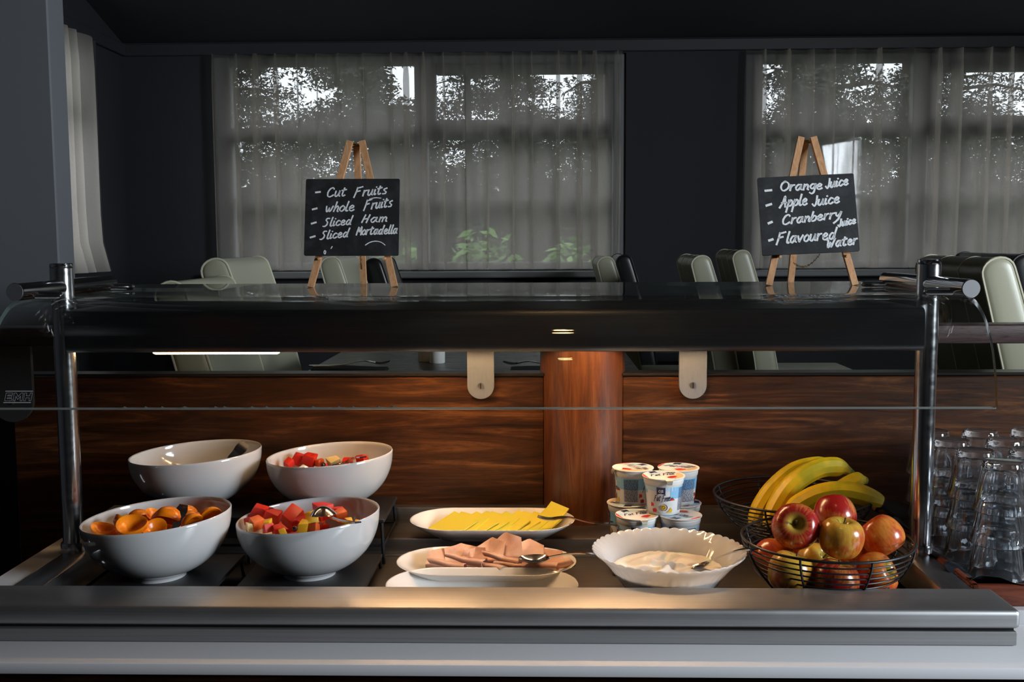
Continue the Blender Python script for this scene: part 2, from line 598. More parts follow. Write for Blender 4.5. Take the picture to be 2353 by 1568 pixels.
M_appleY = apple_mat('apple_skin_yellow', (0.50, 0.075, 0.018), (0.66, 0.40, 0.05), -0.12)
M_appleO = apple_mat('apple_skin_orange', (0.50, 0.060, 0.018), (0.70, 0.25, 0.04), 0.05)

M_banana = mat('banana_skin', (0.72, 0.45, 0.02), 0.42)
_tc = coords(M_banana)
_b1 = noise(M_banana, coords(M_banana, (1, 1, 1)), 14, 3)
_b2 = noise(M_banana, coords(M_banana, (26, 26, 90)), 3.2, 4, 0.6)
_c = ramp(M_banana, _b1, [(0.35, (0.48, 0.42, 0.012)), (0.50, (0.82, 0.56, 0.012)), (0.8, (0.86, 0.62, 0.02))])
_c = mixc(M_banana, rampv(M_banana, _b2, 0, 0.85, 0.70, 0.76), _c, (0.07, 0.035, 0.008))
ln(M_banana, _c, pb(M_banana).inputs['Base Color'])
M_bantip = mat('banana_tip', (0.035, 0.022, 0.010), 0.8)
M_bangrn = mat('banana_neck', (0.32, 0.38, 0.03), 0.5)
M_leaf1 = mat('conifer_leaf', (0.030, 0.033, 0.024), 0.7)
M_leaf2 = mat('hedge_leaf', (0.10, 0.20, 0.035), 0.6)
M_bark = mat('bark', (0.030, 0.022, 0.016), 0.9)
M_grass = mat('lawn', (0.045, 0.055, 0.028), 0.9)

# ================================================================== the room
ZD = 0.359          # dining floor, raised above the serving floor
def struct(name, mb, m, label, cat, parent=None, smooth=0):
    o = mb.build(name, m, parent, smooth)
    return tag(o, label, cat, kind='structure')
struct('floor', MB().box((-3.2, -3.2, -0.1), (3.4, 2.03, 0)), M_floor, 'dark floor of the serving area in front of the counter', 'floor')
struct('floor', MB().box((-2.6, 2.06, ZD - 0.1), (3.4, 6.25, ZD)), M_floor, 'dark raised floor of the dining room behind the partition', 'floor')
def zc(y):
    return 2.549 + 0.29 * (6.0 - y)
struct('ceiling', MB().prism([(6.3, zc(6.3)), (1.0, zc(1.0)), (-3.3, zc(1.0)), (-3.3, zc(1.0) + 0.1), (1.0, zc(1.0) + 0.1), (6.3, zc(6.3) + 0.1)], -3.4, 3.6, 'x'),
       M_ceil, 'black sloping ceiling over the dining room', 'ceiling')
ZT = 4.05
b = MB()
W1 = (-1.86, 0.49, 1.25, 2.47)
W2 = (1.16, 3.30, 1.25, 2.46)
b.box((-2.6, 6.0, ZD), (W1[0], 6.25, 2.6)).box((W1[1], 6.0, ZD), (W2[0], 6.25, 2.6)).box((W2[1], 6.0, ZD), (3.6, 6.25, 2.6))
b.box((W1[0], 6.0, ZD), (W1[1], 6.25, W1[2])).box((W2[0], 6.0, ZD), (W2[1], 6.25, W2[2]))
b.box((W1[0], 6.0, W1[3]), (W1[1], 6.25, 2.6)).box((W2[0], 6.0, W2[3]), (W2[1], 6.25, 2.6))
struct('wall_back', b, M_wall, 'dark blue-grey back wall with two curtained windows', 'wall')
W3 = (3.70, 5.42, 1.27, 2.46)
b = MB()
b.box((-2.6, 3.0, ZD), (-2.36, W3[0], ZT)).box((-2.6, W3[1], ZD), (-2.36, 6.0, 2.95)).box((-2.6, W3[0], ZD), (-2.36, W3[1], W3[2])).box((-2.6, W3[0], W3[3]), (-2.36, W3[1], 3.3))
struct('wall_left', b, M_wall, 'dark left wall of the dining room with a curtained window', 'wall')
struct('wall_pier', MB().box((-3.2, 2.9, ZD - 0.2), (-1.345, 3.0, ZT), 0.004, 1), M_wall2, 'plain grey wall end at the left edge of the picture', 'wall')
struct('wall_left', MB().box((-3.3, -3.2, 0), (-3.2, 3.0, ZT)), M_wall, 'left wall of the serving area, outside the picture', 'wall')
struct('wall_front', MB().box((-3.3, -3.3, 0), (3.5, -3.2, ZT)), M_wall, 'wall behind the photographer', 'wall')
W4 = (-0.45, 0.85, 1.32, 2.58)
b = MB()
W5 = (4.62, 5.80, 1.25, 2.40)
b.box((3.4, -3.2, 0), (3.5, W4[0], ZT)).box((3.4, W4[1], 0), (3.5, W5[0], ZT)).box((3.4, W5[1], 0), (3.5, 6.25, ZT)).box((3.4, W4[0], 0), (3.5, W4[1], W4[2])).box((3.4, W4[0], W4[3]), (3.5, W4[1], ZT))
b.box((3.4, W5[0], 0), (3.5, W5[1], W5[2])).box((3.4, W5[0], W5[3]), (3.5, W5[1], ZT))
struct('wall_right', b, M_wall, 'right wall of the room, outside the picture', 'wall')
struct('trim_1', MB().box((-2.36, 5.975, 2.475), (3.4, 6.0, 2.540), 0.004, 1), M_trim, 'painted picture rail along the top of the back wall', 'trim')
struct('trim_2', MB().box((-2.36, 3.0, 2.475), (-2.335, 5.975, 2.540), 0.004, 1), M_trim, 'painted picture rail along the top of the left wall', 'trim')

# windows: every bar and pane is a piece of its own
def window(name, label, bars, panes, sill, y0=6.02, y1=6.09, axis='y'):
    t = tag(bpy.data.objects.new(name, None), label, 'window', kind='structure')
    C.objects.link(t)
    for (x0, x1, z0, z1) in bars:
        a, c = ((x0, y0, z0), (x1, y1, z1)) if axis == 'y' else ((y0, x0, z0), (y1, x1, z1))
        MB().box(a, c, 0.006, 1).build('frame_bar', M_frame, t, 0)
    for (x0, x1, z0, z1) in panes:
        ym = (y0 + y1) / 2
        a, c = ((x0 - .01, ym - .003, z0 - .01), (x1 + .01, ym + .003, z1 + .01)) if axis == 'y' else ((ym - .003, x0 - .01, z0 - .01), (ym + .003, x1 + .01, z1 + .01))
        MB().box(a, c).build('pane', M_wpane, t, 0)
    if sill:
        MB().box(*sill, 0.006, 1).build('window_sill', M_frame, t, 0)
    return t
def bars_for(X0, X1, xm0, xm1, Z0, Z1, right_first=False):
    zt0, zt1 = Z0 + 0.75, Z0 + 0.823
    bars = [(X0, X0 + .10, Z0, Z1), (X1 - .07, X1, Z0, Z1), (xm0, xm1, Z0, Z1), (X0 + .10, xm0, zt0, zt1), (xm1, X1 - .07, zt0, zt1),
            (X0 + .10, xm0, Z1 - .05, Z1), (xm1, X1 - .07, Z1 - .05, Z1), (X0 + .10, xm0, Z0, Z0 + .05), (xm1, X1 - .07, Z0, Z0 + .05),
            # opening casement of the right top light: a second, inner frame
            (xm1, xm1 + .05, zt1, Z1 - .05), (X1 - .12, X1 - .07, zt1, Z1 - .05), (xm1 + .05, X1 - .12, zt1, zt1 + .035), (xm1 + .05, X1 - .12, Z1 - .105, Z1 - .05),
            # slim glazing bars of the tall panes
            (X0 + .10, xm0, Z0 + .405, Z0 + .425), (xm1, X1 - .07, Z0 + .405, Z0 + .425)]
    panes = [(X0 + .10, xm0, zt1, Z1 - .05), (xm1 + .05, X1 - .12, zt1 + .035, Z1 - .105),
             (X0 + .10, xm0, Z0 + .05, Z0 + .405), (X0 + .10, xm0, Z0 + .425, zt0), (xm1, X1 - .07, Z0 + .05, Z0 + .405), (xm1, X1 - .07, Z0 + .425, zt0)]
    return bars, panes
bb, pp = bars_for(W1[0], W1[1], -0.707, -0.635, W1[2], W1[3])
window('window_1', 'wide painted window of the back wall behind the left chalkboard', bb, pp, ((W1[0] - .04, 5.88, W1[2] - .035), (W1[1] + .04, 6.02, W1[2])))
bb, pp = bars_for(W2[0], W2[1], 2.10, 2.19, W2[2], W2[3])
window('window_2', 'wide painted window of the back wall behind the right chalkboard', bb, pp, ((W2[0] - .04, 5.88, W2[2] - .035), (3.39, 6.02, W2[2])))
bb, pp = bars_for(W3[0], W3[1], 4.52, 4.60, W3[2], W3[3])
window('window_3', 'window of the left wall behind a short sheer curtain', bb, pp, None, -2.50, -2.43, 'x')
window('window_4', 'tall side window of the serving area, outside the picture', [(W4[0], W4[0] + .06, W4[2], W4[3]), (W4[1] - .06, W4[1], W4[2], W4[3]), (W4[0] + .06, W4[1] - .06, W4[2], W4[2] + .06), (W4[0] + .06, W4[1] - .06, W4[3] - .06, W4[3])],
       [(W4[0] + .06, W4[1] - .06, W4[2] + .06, W4[3] - .06)], None, 3.42, 3.48, 'x')
bb, pp = bars_for(W5[0], W5[1], 5.18, 5.24, W5[2], W5[3])
window('window_added', 'window added in the right wall of the dining room for side light, outside the picture', bb, pp, None, 3.42, 3.48, 'x')  # unseen opening, added to let side light onto the tumblers

# ------------------------------------------------------------------ sheer curtains
def curtain(name, label, s0, s1, z0, z1, place, pitch=0.118, seed=1, flare=0.0):
    rnd = random.Random(seed)
    phase, out, s = 0.0, [], s0
    N = int((s1 - s0) / 0.0038)
    offs = [rnd.uniform(-1, 1) for _ in range(400)]
    def nz(k):
        i = int(math.floor(k)) % 399
        f = k - math.floor(k)
        f = f * f * (3 - 2 * f)
        return offs[i] * (1 - f) + offs[i + 1] * f
    prm = []
    for i in range(N + 1):
        s = s0 + (s1 - s0) * i / N
        ph = 2 * PI * (s - s0) / pitch + 2.2 * nz(s / pitch * 0.7 + 60)
        prm.append((s, ph, 1 + 0.45 * nz(s / pitch + 9)))
    nv = 9
    def fn(u, v):
        s, ph, am = prm[min(N, int(round(u * N)))]
        z = z1 + (z0 - z1) * v
        gather = 1.0 if v > 0.08 else 0.75
        sw = 0.006 * nz(s * 6 + v * 2.3)
        a = s + gather * am * 0.034 * math.sin(ph) + sw * v
        d = gather * am * 0.034 * math.cos(ph) + 0.008 * math.sin(2 * ph)
        if flare:
            d += flare * max(0, v - 0.8) ** 2 * 25 * 0.04
        return place(a, d, z)
    o = MB().grid(fn, N + 1, nv).build(name, M_sheer, None, 180)
    return tag(o, label, 'curtain')
curtain('sheer_curtain', 'wide grey sheer pleated curtain behind the left chalkboard', -1.85, 0.485, 1.262, 2.468, lambda a, d, z: (a, 5.925 + d, z), seed=3)
curtain('sheer_curtain', 'grey sheer pleated curtain behind the right chalkboard', 1.165, 3.30, 1.262, 2.466, lambda a, d, z: (a, 5.925 + d, z), 0.135, seed=8)
curtain('sheer_curtain', 'short sheer curtain on the left wall beside the grey wall end', 3.75, 5.50, 1.275, 2.466, lambda a, d, z: (-2.295 + d, a, z), 0.16, seed=5, flare=1.0)

# ------------------------------------------------------------------ garden outside
tag(MB().box((-14, 6.3, -0.15), (18, 45, -0.05)).build('lawn', M_grass, None, 0), 'dark lawn seen dimly through the sheer curtains', 'lawn', kind='structure')
def leaves(mb, n, ctr, rad, size, rnd, lo=None, droop=0.0):
    for _ in range(n):
        while True:
            p = Vector((rnd.uniform(-1, 1), rnd.uniform(-1, 1), rnd.uniform(-1, 1)))
            if 0.25 < p.length < 1:
                break
        q = Vector((ctr[0] + p.x * rad[0], ctr[1] + p.y * rad[1], ctr[2] + p.z * rad[2]))
        a = Vector((rnd.gauss(0, 1), rnd.gauss(0, 1), rnd.gauss(0, 0.6) - droop)).normalized()
        c = a.cross(Vector((rnd.gauss(0, 1), rnd.gauss(0, 1), rnd.gauss(0, 1)))).normalized()
        s = size * rnd.uniform(0.6, 1.4)
        mb.add([q - a * s, q + c * s * .35, q + a * s, q - c * s * .35], [(0, 1, 2, 3)])
def conifer_meshes(seed, h, r, dens, nl):
    rnd = random.Random(seed)
    m = MB()
    m.tube([(0, 0, 0), (0.05, 0, h * .4), (0, 0.04, h * .75), (0.02, 0, h)], [.11, .09, .06, .02], 7)
    f = MB()
    nb = int(48 * dens)
    for k in range(nb):
        z = h * (0.02 + 0.96 * k / nb)
        rr = r * (1.05 - 0.70 * k / nb) * rnd.uniform(.6, 1.15)
        az = rnd.uniform(0, 2 * PI)
        e = Vector((math.cos(az) * rr, math.sin(az) * rr, z - 0.12 * rr))
        m.tube([(0, 0, z), (e.x * .5, e.y * .5, z + .03), tuple(e)], [.035, .022, .008], 4)
        for s in (0.3, 0.6, 0.9):
            leaves(f, nl, (e.x * s, e.y * s, z - 0.10 * s * rr), (0.42, 0.42, 0.26), 0.042, rnd, droop=0.4)
    return m.mesh('trunk', M_bark), f.mesh('foliage', M_leaf1, 0)
CONI = [conifer_meshes(41, 9.0, 1.5, 1.25, 330), conifer_meshes(42, 9.0, 1.45, 1.2, 190), conifer_meshes(43, 9.0, 1.4, 1.0, 60)]
spots = [(-6.9, 14.5, 0, 0), (-5.3, 18.0, 0, 1.0), (-3.4, 22.0, 2, 2.0), (-2.3, 15.0, 0, 3.0), (-0.6, 19.0, 0, 4.0), (0.9, 15.5, 2, 5.0), (-4.4, 14.6, 2, 0.5), (-1.6, 24.0, 2, 1.4),
         (2.4, 19.0, 0, 0.6), (3.6, 13.5, 1, 1.6), (5.2, 15.0, 2, 2.6), (7.0, 18.0, 1, 3.6), (8.6, 15.5, 2, 4.6), (10.2, 19.0, 2, 5.6), (5.6, 22.5, 0, 0.9), (9.4, 24.0, 2, 2.9), (-7.6, 21.0, 0, 2.2), (1.9, 24.5, 0, 2.4)]
for i, (x, y, kind, rz) in enumerate(spots):
    side = 'left' if x < 2.0 else 'right'
    t = thing('garden_tree', (x, y, -0.05), ['dense dark conifer in the garden seen through the %s back window', 'looser dark conifer in the garden seen through the %s back window', 'sparse tree with sky between its branches through the %s back window'][kind] % side,
              'tree', 'garden trees behind the %s back window' % side, rz)
    link('trunk', CONI[kind][0], t)
    link('foliage', CONI[kind][1], t)
def thicket_mesh(seed):
    rnd = random.Random(seed)
    core = MB().lathe([(0, 0), (1.6, 0), (1.7, 1.0), (1.4, 1.9), (.8, 2.5), (0, 2.7)], 14, rf=lambda r, z, a: r * (1 + .15 * math.sin(3 * a + z)))
    lv = MB()
    for _ in range(150):
        a, z = rnd.uniform(0, 2 * PI), rnd.uniform(.2, 3.9)
        r = 1.75 * math.sqrt(max(.05, 1 - (z / 4.1) ** 2.2))
        leaves(lv, 130, (r * math.cos(a), r * math.sin(a), z), (.5, .5, .4), .05, rnd)
    return core.mesh('inner_mass', M_bark, 60), lv.mesh('foliage', M_leaf1, 0)
TH = thicket_mesh(5)
for i, x in enumerate((-9.4, -7.0, -4.6, -2.2, 0.2, 2.6, 5.0, 7.4, 9.8, 12.2)):
    t = thing('garden_thicket', (x, 26.0 + 3.4 * (i % 2) if i < 10 else 33.5 + (i % 2), -.05), 'dark thicket behind the garden trees', 'shrub', 'dark thickets at the end of the garden', i * 1.1)
    t.scale = (1.32, 1.32, 1.05 + .07 * (i % 3) + .12 * (i % 2)) if i < 10 else (1.6, 1.6, 1.55)
    link('inner_mass', TH[0], t)
    link('foliage', TH[1], t)
def hedge(loc, rx, rz, label, seed):
    t = thing('garden_shrub', loc, label, 'shrub', 'low shrubs in the garden behind the left curtain')
    f, m, rnd = MB(), MB(), random.Random(seed)
    leaves(f, 900, (0, 0, rz), (rx, .5, rz), 0.07, rnd)
    m.tube([(0, 0, 0), (0, 0, rz * .7), (.1, 0, rz * 1.3)], [.05, .04, .015], 6)
    f.build('foliage', M_leaf2, t, 0)
    m.build('stem', M_bark, t)
for i, (x, rx, rz) in enumerate([(-1.45, .40, .78), (-0.55, .46, .82), (0.30, .36, .76)]):
    hedge((x, 10.6, -0.05), rx, rz, 'bright green shrub low behind the left sheer curtain', 70 + i)

# ------------------------------------------------------------------ partition behind the counter
t = thing('wall_partition', (0, 2.03, 0), 'low stained-wood partition behind the buffet with a round wooden column', 'partition', kind='structure')
MB().box((-1.05, 0, 0), (0.01, 0.045, 1.156), 0.004, 1).build('panel', M_panel, t, 0)
MB().box((0.16, 0, 0), (3.4, 0.045, 1.156), 0.004, 1).build('panel', M_panel, t, 0)
MB().box((-1.05, -0.004, 1.156), (0.01, 0.047, 1.162), 0.002, 1).build('capping', M_ebony, t, 0)
MB().box((0.16, -0.004, 1.156), (3.4, 0.047, 1.162), 0.002, 1).build('capping', M_ebony, t, 0)
MB().lathe([(0, 0), (0.084, 0), (0.084, 1.215), (0, 1.215)], 56, T(0.085, 0.035, 0)).build('column', M_column, t, 40)
struct('wall_low', MB().box((-3.2, 2.12, 0), (-1.06, 2.2, 1.10)), M_ebony, 'dark low wall at the far left behind the counter', 'wall')
t = thing('handrail', (0, 2.02, 0), 'dark wooden handrail on painted brackets above the partition', 'handrail')
MB().box((-3.1, 0.0, 1.2185), (3.35, 0.07, 1.2545), 0.004, 2).build('rail', M_rail, t)
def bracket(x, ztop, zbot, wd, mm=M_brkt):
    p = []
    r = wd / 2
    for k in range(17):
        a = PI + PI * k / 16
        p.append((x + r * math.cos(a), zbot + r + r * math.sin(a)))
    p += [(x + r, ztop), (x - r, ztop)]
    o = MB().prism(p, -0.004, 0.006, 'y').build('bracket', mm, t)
    zs = zbot + r * 1.0
    MB().lathe([(0, 0), (.0062, 0), (.0062, .0016), (0, .0020)], 20, T(x, -0.004, zs) @ RX(PI / 2)).build('screw', M_screw, o)
    MB().box((x - .0008, -0.0068, zs - .0055), (x + .0008, -0.0055, zs + .0055)).build('screw_slot', M_ebony, o, 0)
bracket(-0.115, 1.2185, 1.113, 0.052)
bracket(0.297, 1.2185, 1.113, 0.053)
bracket(-1.042, 1.2185, 1.068, 0.082, mat('shaded_grey_paint', (0.05, 0.052, 0.057), 0.5))  # same worn grey paint as the other brackets, with shade put into the colour

# ================================================================== buffet counter
t = thing('buffet_counter', (0, 0, 0), 'long stainless steel buffet counter with a stepped well and white tray slide', 'counter')
MB().box((-1.45, 1.438, 0.8725), (0.674, 1.537, 0.900), 0.007, 3).build('front_rail', M_steel, t)
MB().box((-1.45, 1.447, 0.868), (0.668, 1.53, 0.8725)).build('shadow_gap', M_ebony, t, 0)
MB().box((-1.45, 1.441, 0.848), (0.671, 1.53, 0.868), 0.0015, 1).build('lower_fascia', M_steel, t)
MB().box((-1.45, 1.366, 0.830), (1.5, 1.53, 0.847), 0.003, 2).build('tray_slide', M_pwhite, t)
MB().box((-1.45, 1.43, 0.0), (1.5, 1.46, 0.830)).build('front_panel', M_panel, t, 0)
MB().box((-0.805, 1.530, 0.850), (-0.757, 2.028, 0.900), 0.003, 2).build('side_rail', M_steel_side, t)
MB().box((0.597, 1.530, 0.850), (0.645, 2.028, 0.900), 0.003, 2).build('side_rail', M_steel_side, t)
MB().box((-0.852, 1.530, 0.845), (-0.8055, 2.028, 0.898), 0.002, 1).build('edge_strip', M_pwhite, t)
MB().box((-0.757, 2.003, 0.82), (0.597, 2.029, 0.900), 0.0025, 2).build('back_ledge', M_steel_well, t)
MB().box((-0.757, 1.893, 0.81), (0.597, 2.003, 0.870), 0.003, 2).build('step', M_steel_well, t)
MB().box((-0.757, 1.868, 0.80), (0.597, 1.893, 0.846), 0.0025, 2).build('step', M_steel_well, t)
MB().box((-0.757, 1.530, 0.822), (0.597, 1.868, 0.842)).build('well_floor', M_steel_well, t, 0)
MB().box((0.645, 1.530, 0.830), (1.5, 2.028, 0.868), 0.003, 2).build('side_worktop', M_pwhite, t)

# ------------------------------------------------------------------ glass gantry with lamp hood
g = thing('serving_gantry', (0, 0, 0.9), 'steel gantry with curved glass sneeze guard and lamp hood', 'sneeze guard')
GZ = -0.9
def post(x):
    o = MB().lathe([(0, 0), (.0172, 0), (.0172, 0.430), (.0185, 0.430), (.0185, 0.4785), (.0175, 0.4795), (0, .4795)], 40, T(x, 1.71, 0)).build('post', M_post, g)
    MB().lathe([(.0172, 0), (.0212, 0), (.0212, .013), (.0200, .0165), (.0172, .0168)], 40, T(x, 1.71, 0)).build('collar', M_post, o)
    MB().lathe([(0, .4795), (.0178, .4795), (.0184, .4805), (.0184, .486), (.0176, .487), (0, .487)], 40, T(x, 1.71, 0)).build('cap', M_chrome, o)
post(-0.790)
post(0.630)
def rod(x, sgn, y0, y1):
    zz = 1.347 + GZ
    o = MB().tube([(x, y0, zz), (x, y0 + .001, zz), (x, y1 - .001, zz), (x, y1, zz)], [.0125, .0137, .0137, .0125], 28).build('bracket_rod', M_chrome, g, 40)
    for yy in (y0 + .045, y1 - .02):
        MB().tube([(x + sgn * .010, yy, zz - .0065), (x + sgn * .045, yy, zz - .0065), (x + sgn * .050, yy, zz - .0065), (x + sgn * .052, yy, zz - .0065)], [.0062, .0062, .005, .002], 14).build('glass_clamp', M_chrome, o)
    MB().lathe([(0, 0), (.0128, 0), (.0128, .0012), (0, .0014)], 28, T(x, y0 - .0012, zz) @ RX(-PI / 2)).build('end_disc', mat('brushed_disc', (0.60, 0.60, 0.62), 0.42, 1.0), o)
rod(-0.790, 1, 1.553, 1.905)
rod(0.630, -1, 1.542, 1.915)
# curved pane
prof = [(2.175, 1.3295), (1.90, 1.3295), (1.70, 1.3293)] + [tuple(p) for p in smooth_line([(1.665, 1.3285), (1.640, 1.3250), (1.617, 1.3170), (1.592, 1.3000), (1.573, 1.2780), (1.560, 1.2550), (1.549, 1.2250), (1.5425, 1.2000), (1.539, 1.172)], 4)]
def pane_profile(th):
    a, c = [], []
    n = len(prof)
    for i in range(n):
        p, q = Vector(prof[max(i - 1, 0)]), Vector(prof[min(i + 1, n - 1)])
        d = (q - p).normalized()
        nrm = Vector((d.y, -d.x)) * -1
        a.append(Vector(prof[i]) + nrm * th / 2)
        c.append(Vector(prof[i]) - nrm * th / 2)
    return a, c
pa, pc = pane_profile(0.008)
m = MB()
gx0, gx1 = -0.835, 0.672
n = len(pa)
for side, off in ((pa, 0), (pc, 2 * n)):
    m.add([(gx0, p.x, p.y + GZ) for p in side] + [(gx1, p.x, p.y + GZ) for p in side], [])
m.f += [(i, i + 1, n + i + 1, n + i) for i in range(n - 1)] + [(2 * n + i, 3 * n + i, 3 * n + i + 1, 2 * n + i + 1) for i in range(n - 1)]
m.mi += [0] * (2 * (n - 1))
ed = [(i, 2 * n + i, 2 * n + i + 1, i + 1) for i in range(n - 1)] + [(n + i, n + i + 1, 3 * n + i + 1, 3 * n + i) for i in range(n - 1)] + [(0, n, 3 * n, 2 * n), (n - 1, 3 * n - 1, 4 * n - 1, 2 * n - 1)]
m.f += ed
m.mi += [1] * len(ed)
gp = m.build('glass_canopy', [M_pane, M_edge], g, 50)
# etched maker's mark on the pane
def outline_stroke(mb, pts, wd, z=0, fn=None, closed=True):
    P = [Vector(p) for p in pts]
    L = len(P)
    for i in range(L if closed else L - 1):
        a, c = P[i], P[(i + 1) % L]
        d = (c - a).normalized()
        nrm = Vector((-d.y, d.x)) * wd / 2
        e = d * wd / 2
        q = [a - nrm - e, c - nrm + e, c + nrm + e, a + nrm - e]
        mb.add([fn(*p) for p in q], [(0, 1, 2, 3)])
def block(ch):
    return {'E': [(0, 0), (10, 0), (10, 2.6), (3, 2.6), (3, 3.9), (9, 3.9), (9, 6.1), (3, 6.1), (3, 7.4), (10, 7.4), (10, 10), (0, 10)],
            'M': [(0, 0), (3, 0), (3, 6), (6.5, 1.5), (10, 6), (10, 0), (13, 0), (13, 10), (10, 10), (6.5, 5.2), (3, 10), (0, 10)],
            'H': [(0, 0), (3, 0), (3, 3.7), (8, 3.7), (8, 0), (11, 0), (11, 10), (8, 10), (8, 6.3), (3, 6.3), (3, 10), (0, 10)]}[ch]
m = MB()
ef = lambda x, y: (-0.8035 + x * .00105 + y * .00026, 1.5330 + (y * .0011) * 0.03, 1.1845 + y * .00118 + GZ)
xo = 0
for ch, wv in (('E', 12), ('M', 15), ('H', 12)):
    outline_stroke(m, [(x + xo, y) for x, y in block(ch)], 0.45, fn=ef)
    xo += wv
outline_stroke(m, [(-1, -2.3), (38, -2.3)], 1.0, fn=ef, closed=False)
outline_stroke(m, [(-1, 12.3), (38, 12.3)], 1.0, fn=ef, closed=False)
m.build('etched_logo', M_etch, gp, 0)['label'] = 'etched maker mark reading EMH'
MB().tube([(gx0 + .001, 1.5390, 1.1712 + GZ), (gx1 - .001, 1.5390, 1.1712 + GZ)], .0017, 8).build('ground_edge', mat('ground_glass_edge', (0.50, 0.52, 0.50), 0.22, 0, 0.8, Transmission_Weight=0.35), gp)
# small bubble and drips on the lower edge of the pane
m = MB()
for k in range(14):
    xx = -0.62 + 0.031 * k + random.uniform(-.01, .01)
    m.add([(v[0] * random.uniform(.6, 1.7) + xx, v[1] + 1.535, v[2] + 1.1735 + GZ) for v in [(-.004, 0, 0), (.004, 0, 0), (0, 0, .0022), (0, -.001, .0006)]], [(0, 1, 3), (1, 2, 3), (2, 0, 3), (0, 2, 1)])
m.build('edge_chips', M_edge, gp, 0)['kind'] = 'stuff'
# hood: folded steel channel open below
h = MB()
def rr(p0, p1, r, k=5):
    (y0, z0), (y1, z1) = p0, p1
    out = []
    for cy_, cz_, a0 in ((y0 + r, z0 + r, PI), (y0 + r, z1 - r, PI / 2), (y1 - r, z1 - r, 0)):
        for j in range(k + 1):
            if a0 == PI:
                a = 1.5 * PI - (PI / 2) * j / k
            elif a0 == PI / 2:
                a = PI - (PI / 2) * j / k
            else:
                a = PI / 2 - (PI / 2) * j / k
            out.append((cy_ + r * math.cos(a), cz_ + r * math.sin(a)))
    return out
hp = [(1.672, 1.2445 + GZ)] + rr((1.640, 1.2445 + GZ), (1.925, 1.3125 + GZ), 0.011) + [(1.925, 1.2445 + GZ)]
ip = [(1.922, 1.2445 + GZ), (1.922, 1.3095 + GZ), (1.643, 1.3095 + GZ), (1.643, 1.248 + GZ), (1.672, 1.248 + GZ)]
h.prism(hp + ip, -0.745, 0.588, 'x')
ho = h.build('lamp_hood', M_hood, g, 30)
ecap = [(1.642, 1.2445 + GZ)] + rr((1.640, 1.2445 + GZ), (1.925, 1.3125 + GZ), 0.011)[6:] + [(1.925, 1.2445 + GZ)]
full = rr((1.640, 1.2445 + GZ), (1.925, 1.3125 + GZ), 0.011) + [(1.925, 1.2445 + GZ)]
for x0, x1 in ((-0.757, -0.745), (0.588, 0.601)):
    MB().prism(full, x0, x1, 'x').build('end_cap', M_hood, ho, 30)
for x0, x1 in ((-0.772, -0.757), (0.601, 0.613)):
    MB().box((x0, 1.69, 1.255 + GZ), (x1, 1.73, 1.300 + GZ), .002, 1).build('mounting_block', M_post, ho)
for x0, x1, zz in ((-0.700, -0.470, 1.2222), (-0.34, -0.10, 1.272), (0.04, 0.30, 1.272)):
    MB().tube([(x0, 1.865, zz + GZ), (x0 + .004, 1.865, zz + GZ), (x1 - .004, 1.865, zz + GZ), (x1, 1.865, zz + GZ)], [.002, .0055, .0055, .002] if zz > 1.25 else [.002, .0038, .0038, .002], 12).build('lamp_tube', M_lamp if zz > 1.25 else M_lamp1, ho)

# ------------------------------------------------------------------ recessed ceiling downlights over the serving side
def downlight(x, y, label):
    z = zc(max(y, 1.0)) - 0.002
    t = thing('ceiling_downlight', (x, y, z), label, 'ceiling light', 'ceiling downlights')
    MB().lathe([(.046, 0), (.070, 0), (.070, -.006), (.048, -.012), (.046, -.004)], 28, closed=True).build('bezel', M_chrome, t)
    MB().lathe([(0, -.003), (.045, -.003), (.045, -.001), (0, -.001)], 24).build('bulb', M_down, t)
downlight(0.158, -2.40, 'recessed ceiling downlight above the serving side')
downlight(0.10, 0.55, 'recessed ceiling downlight nearer the counter')

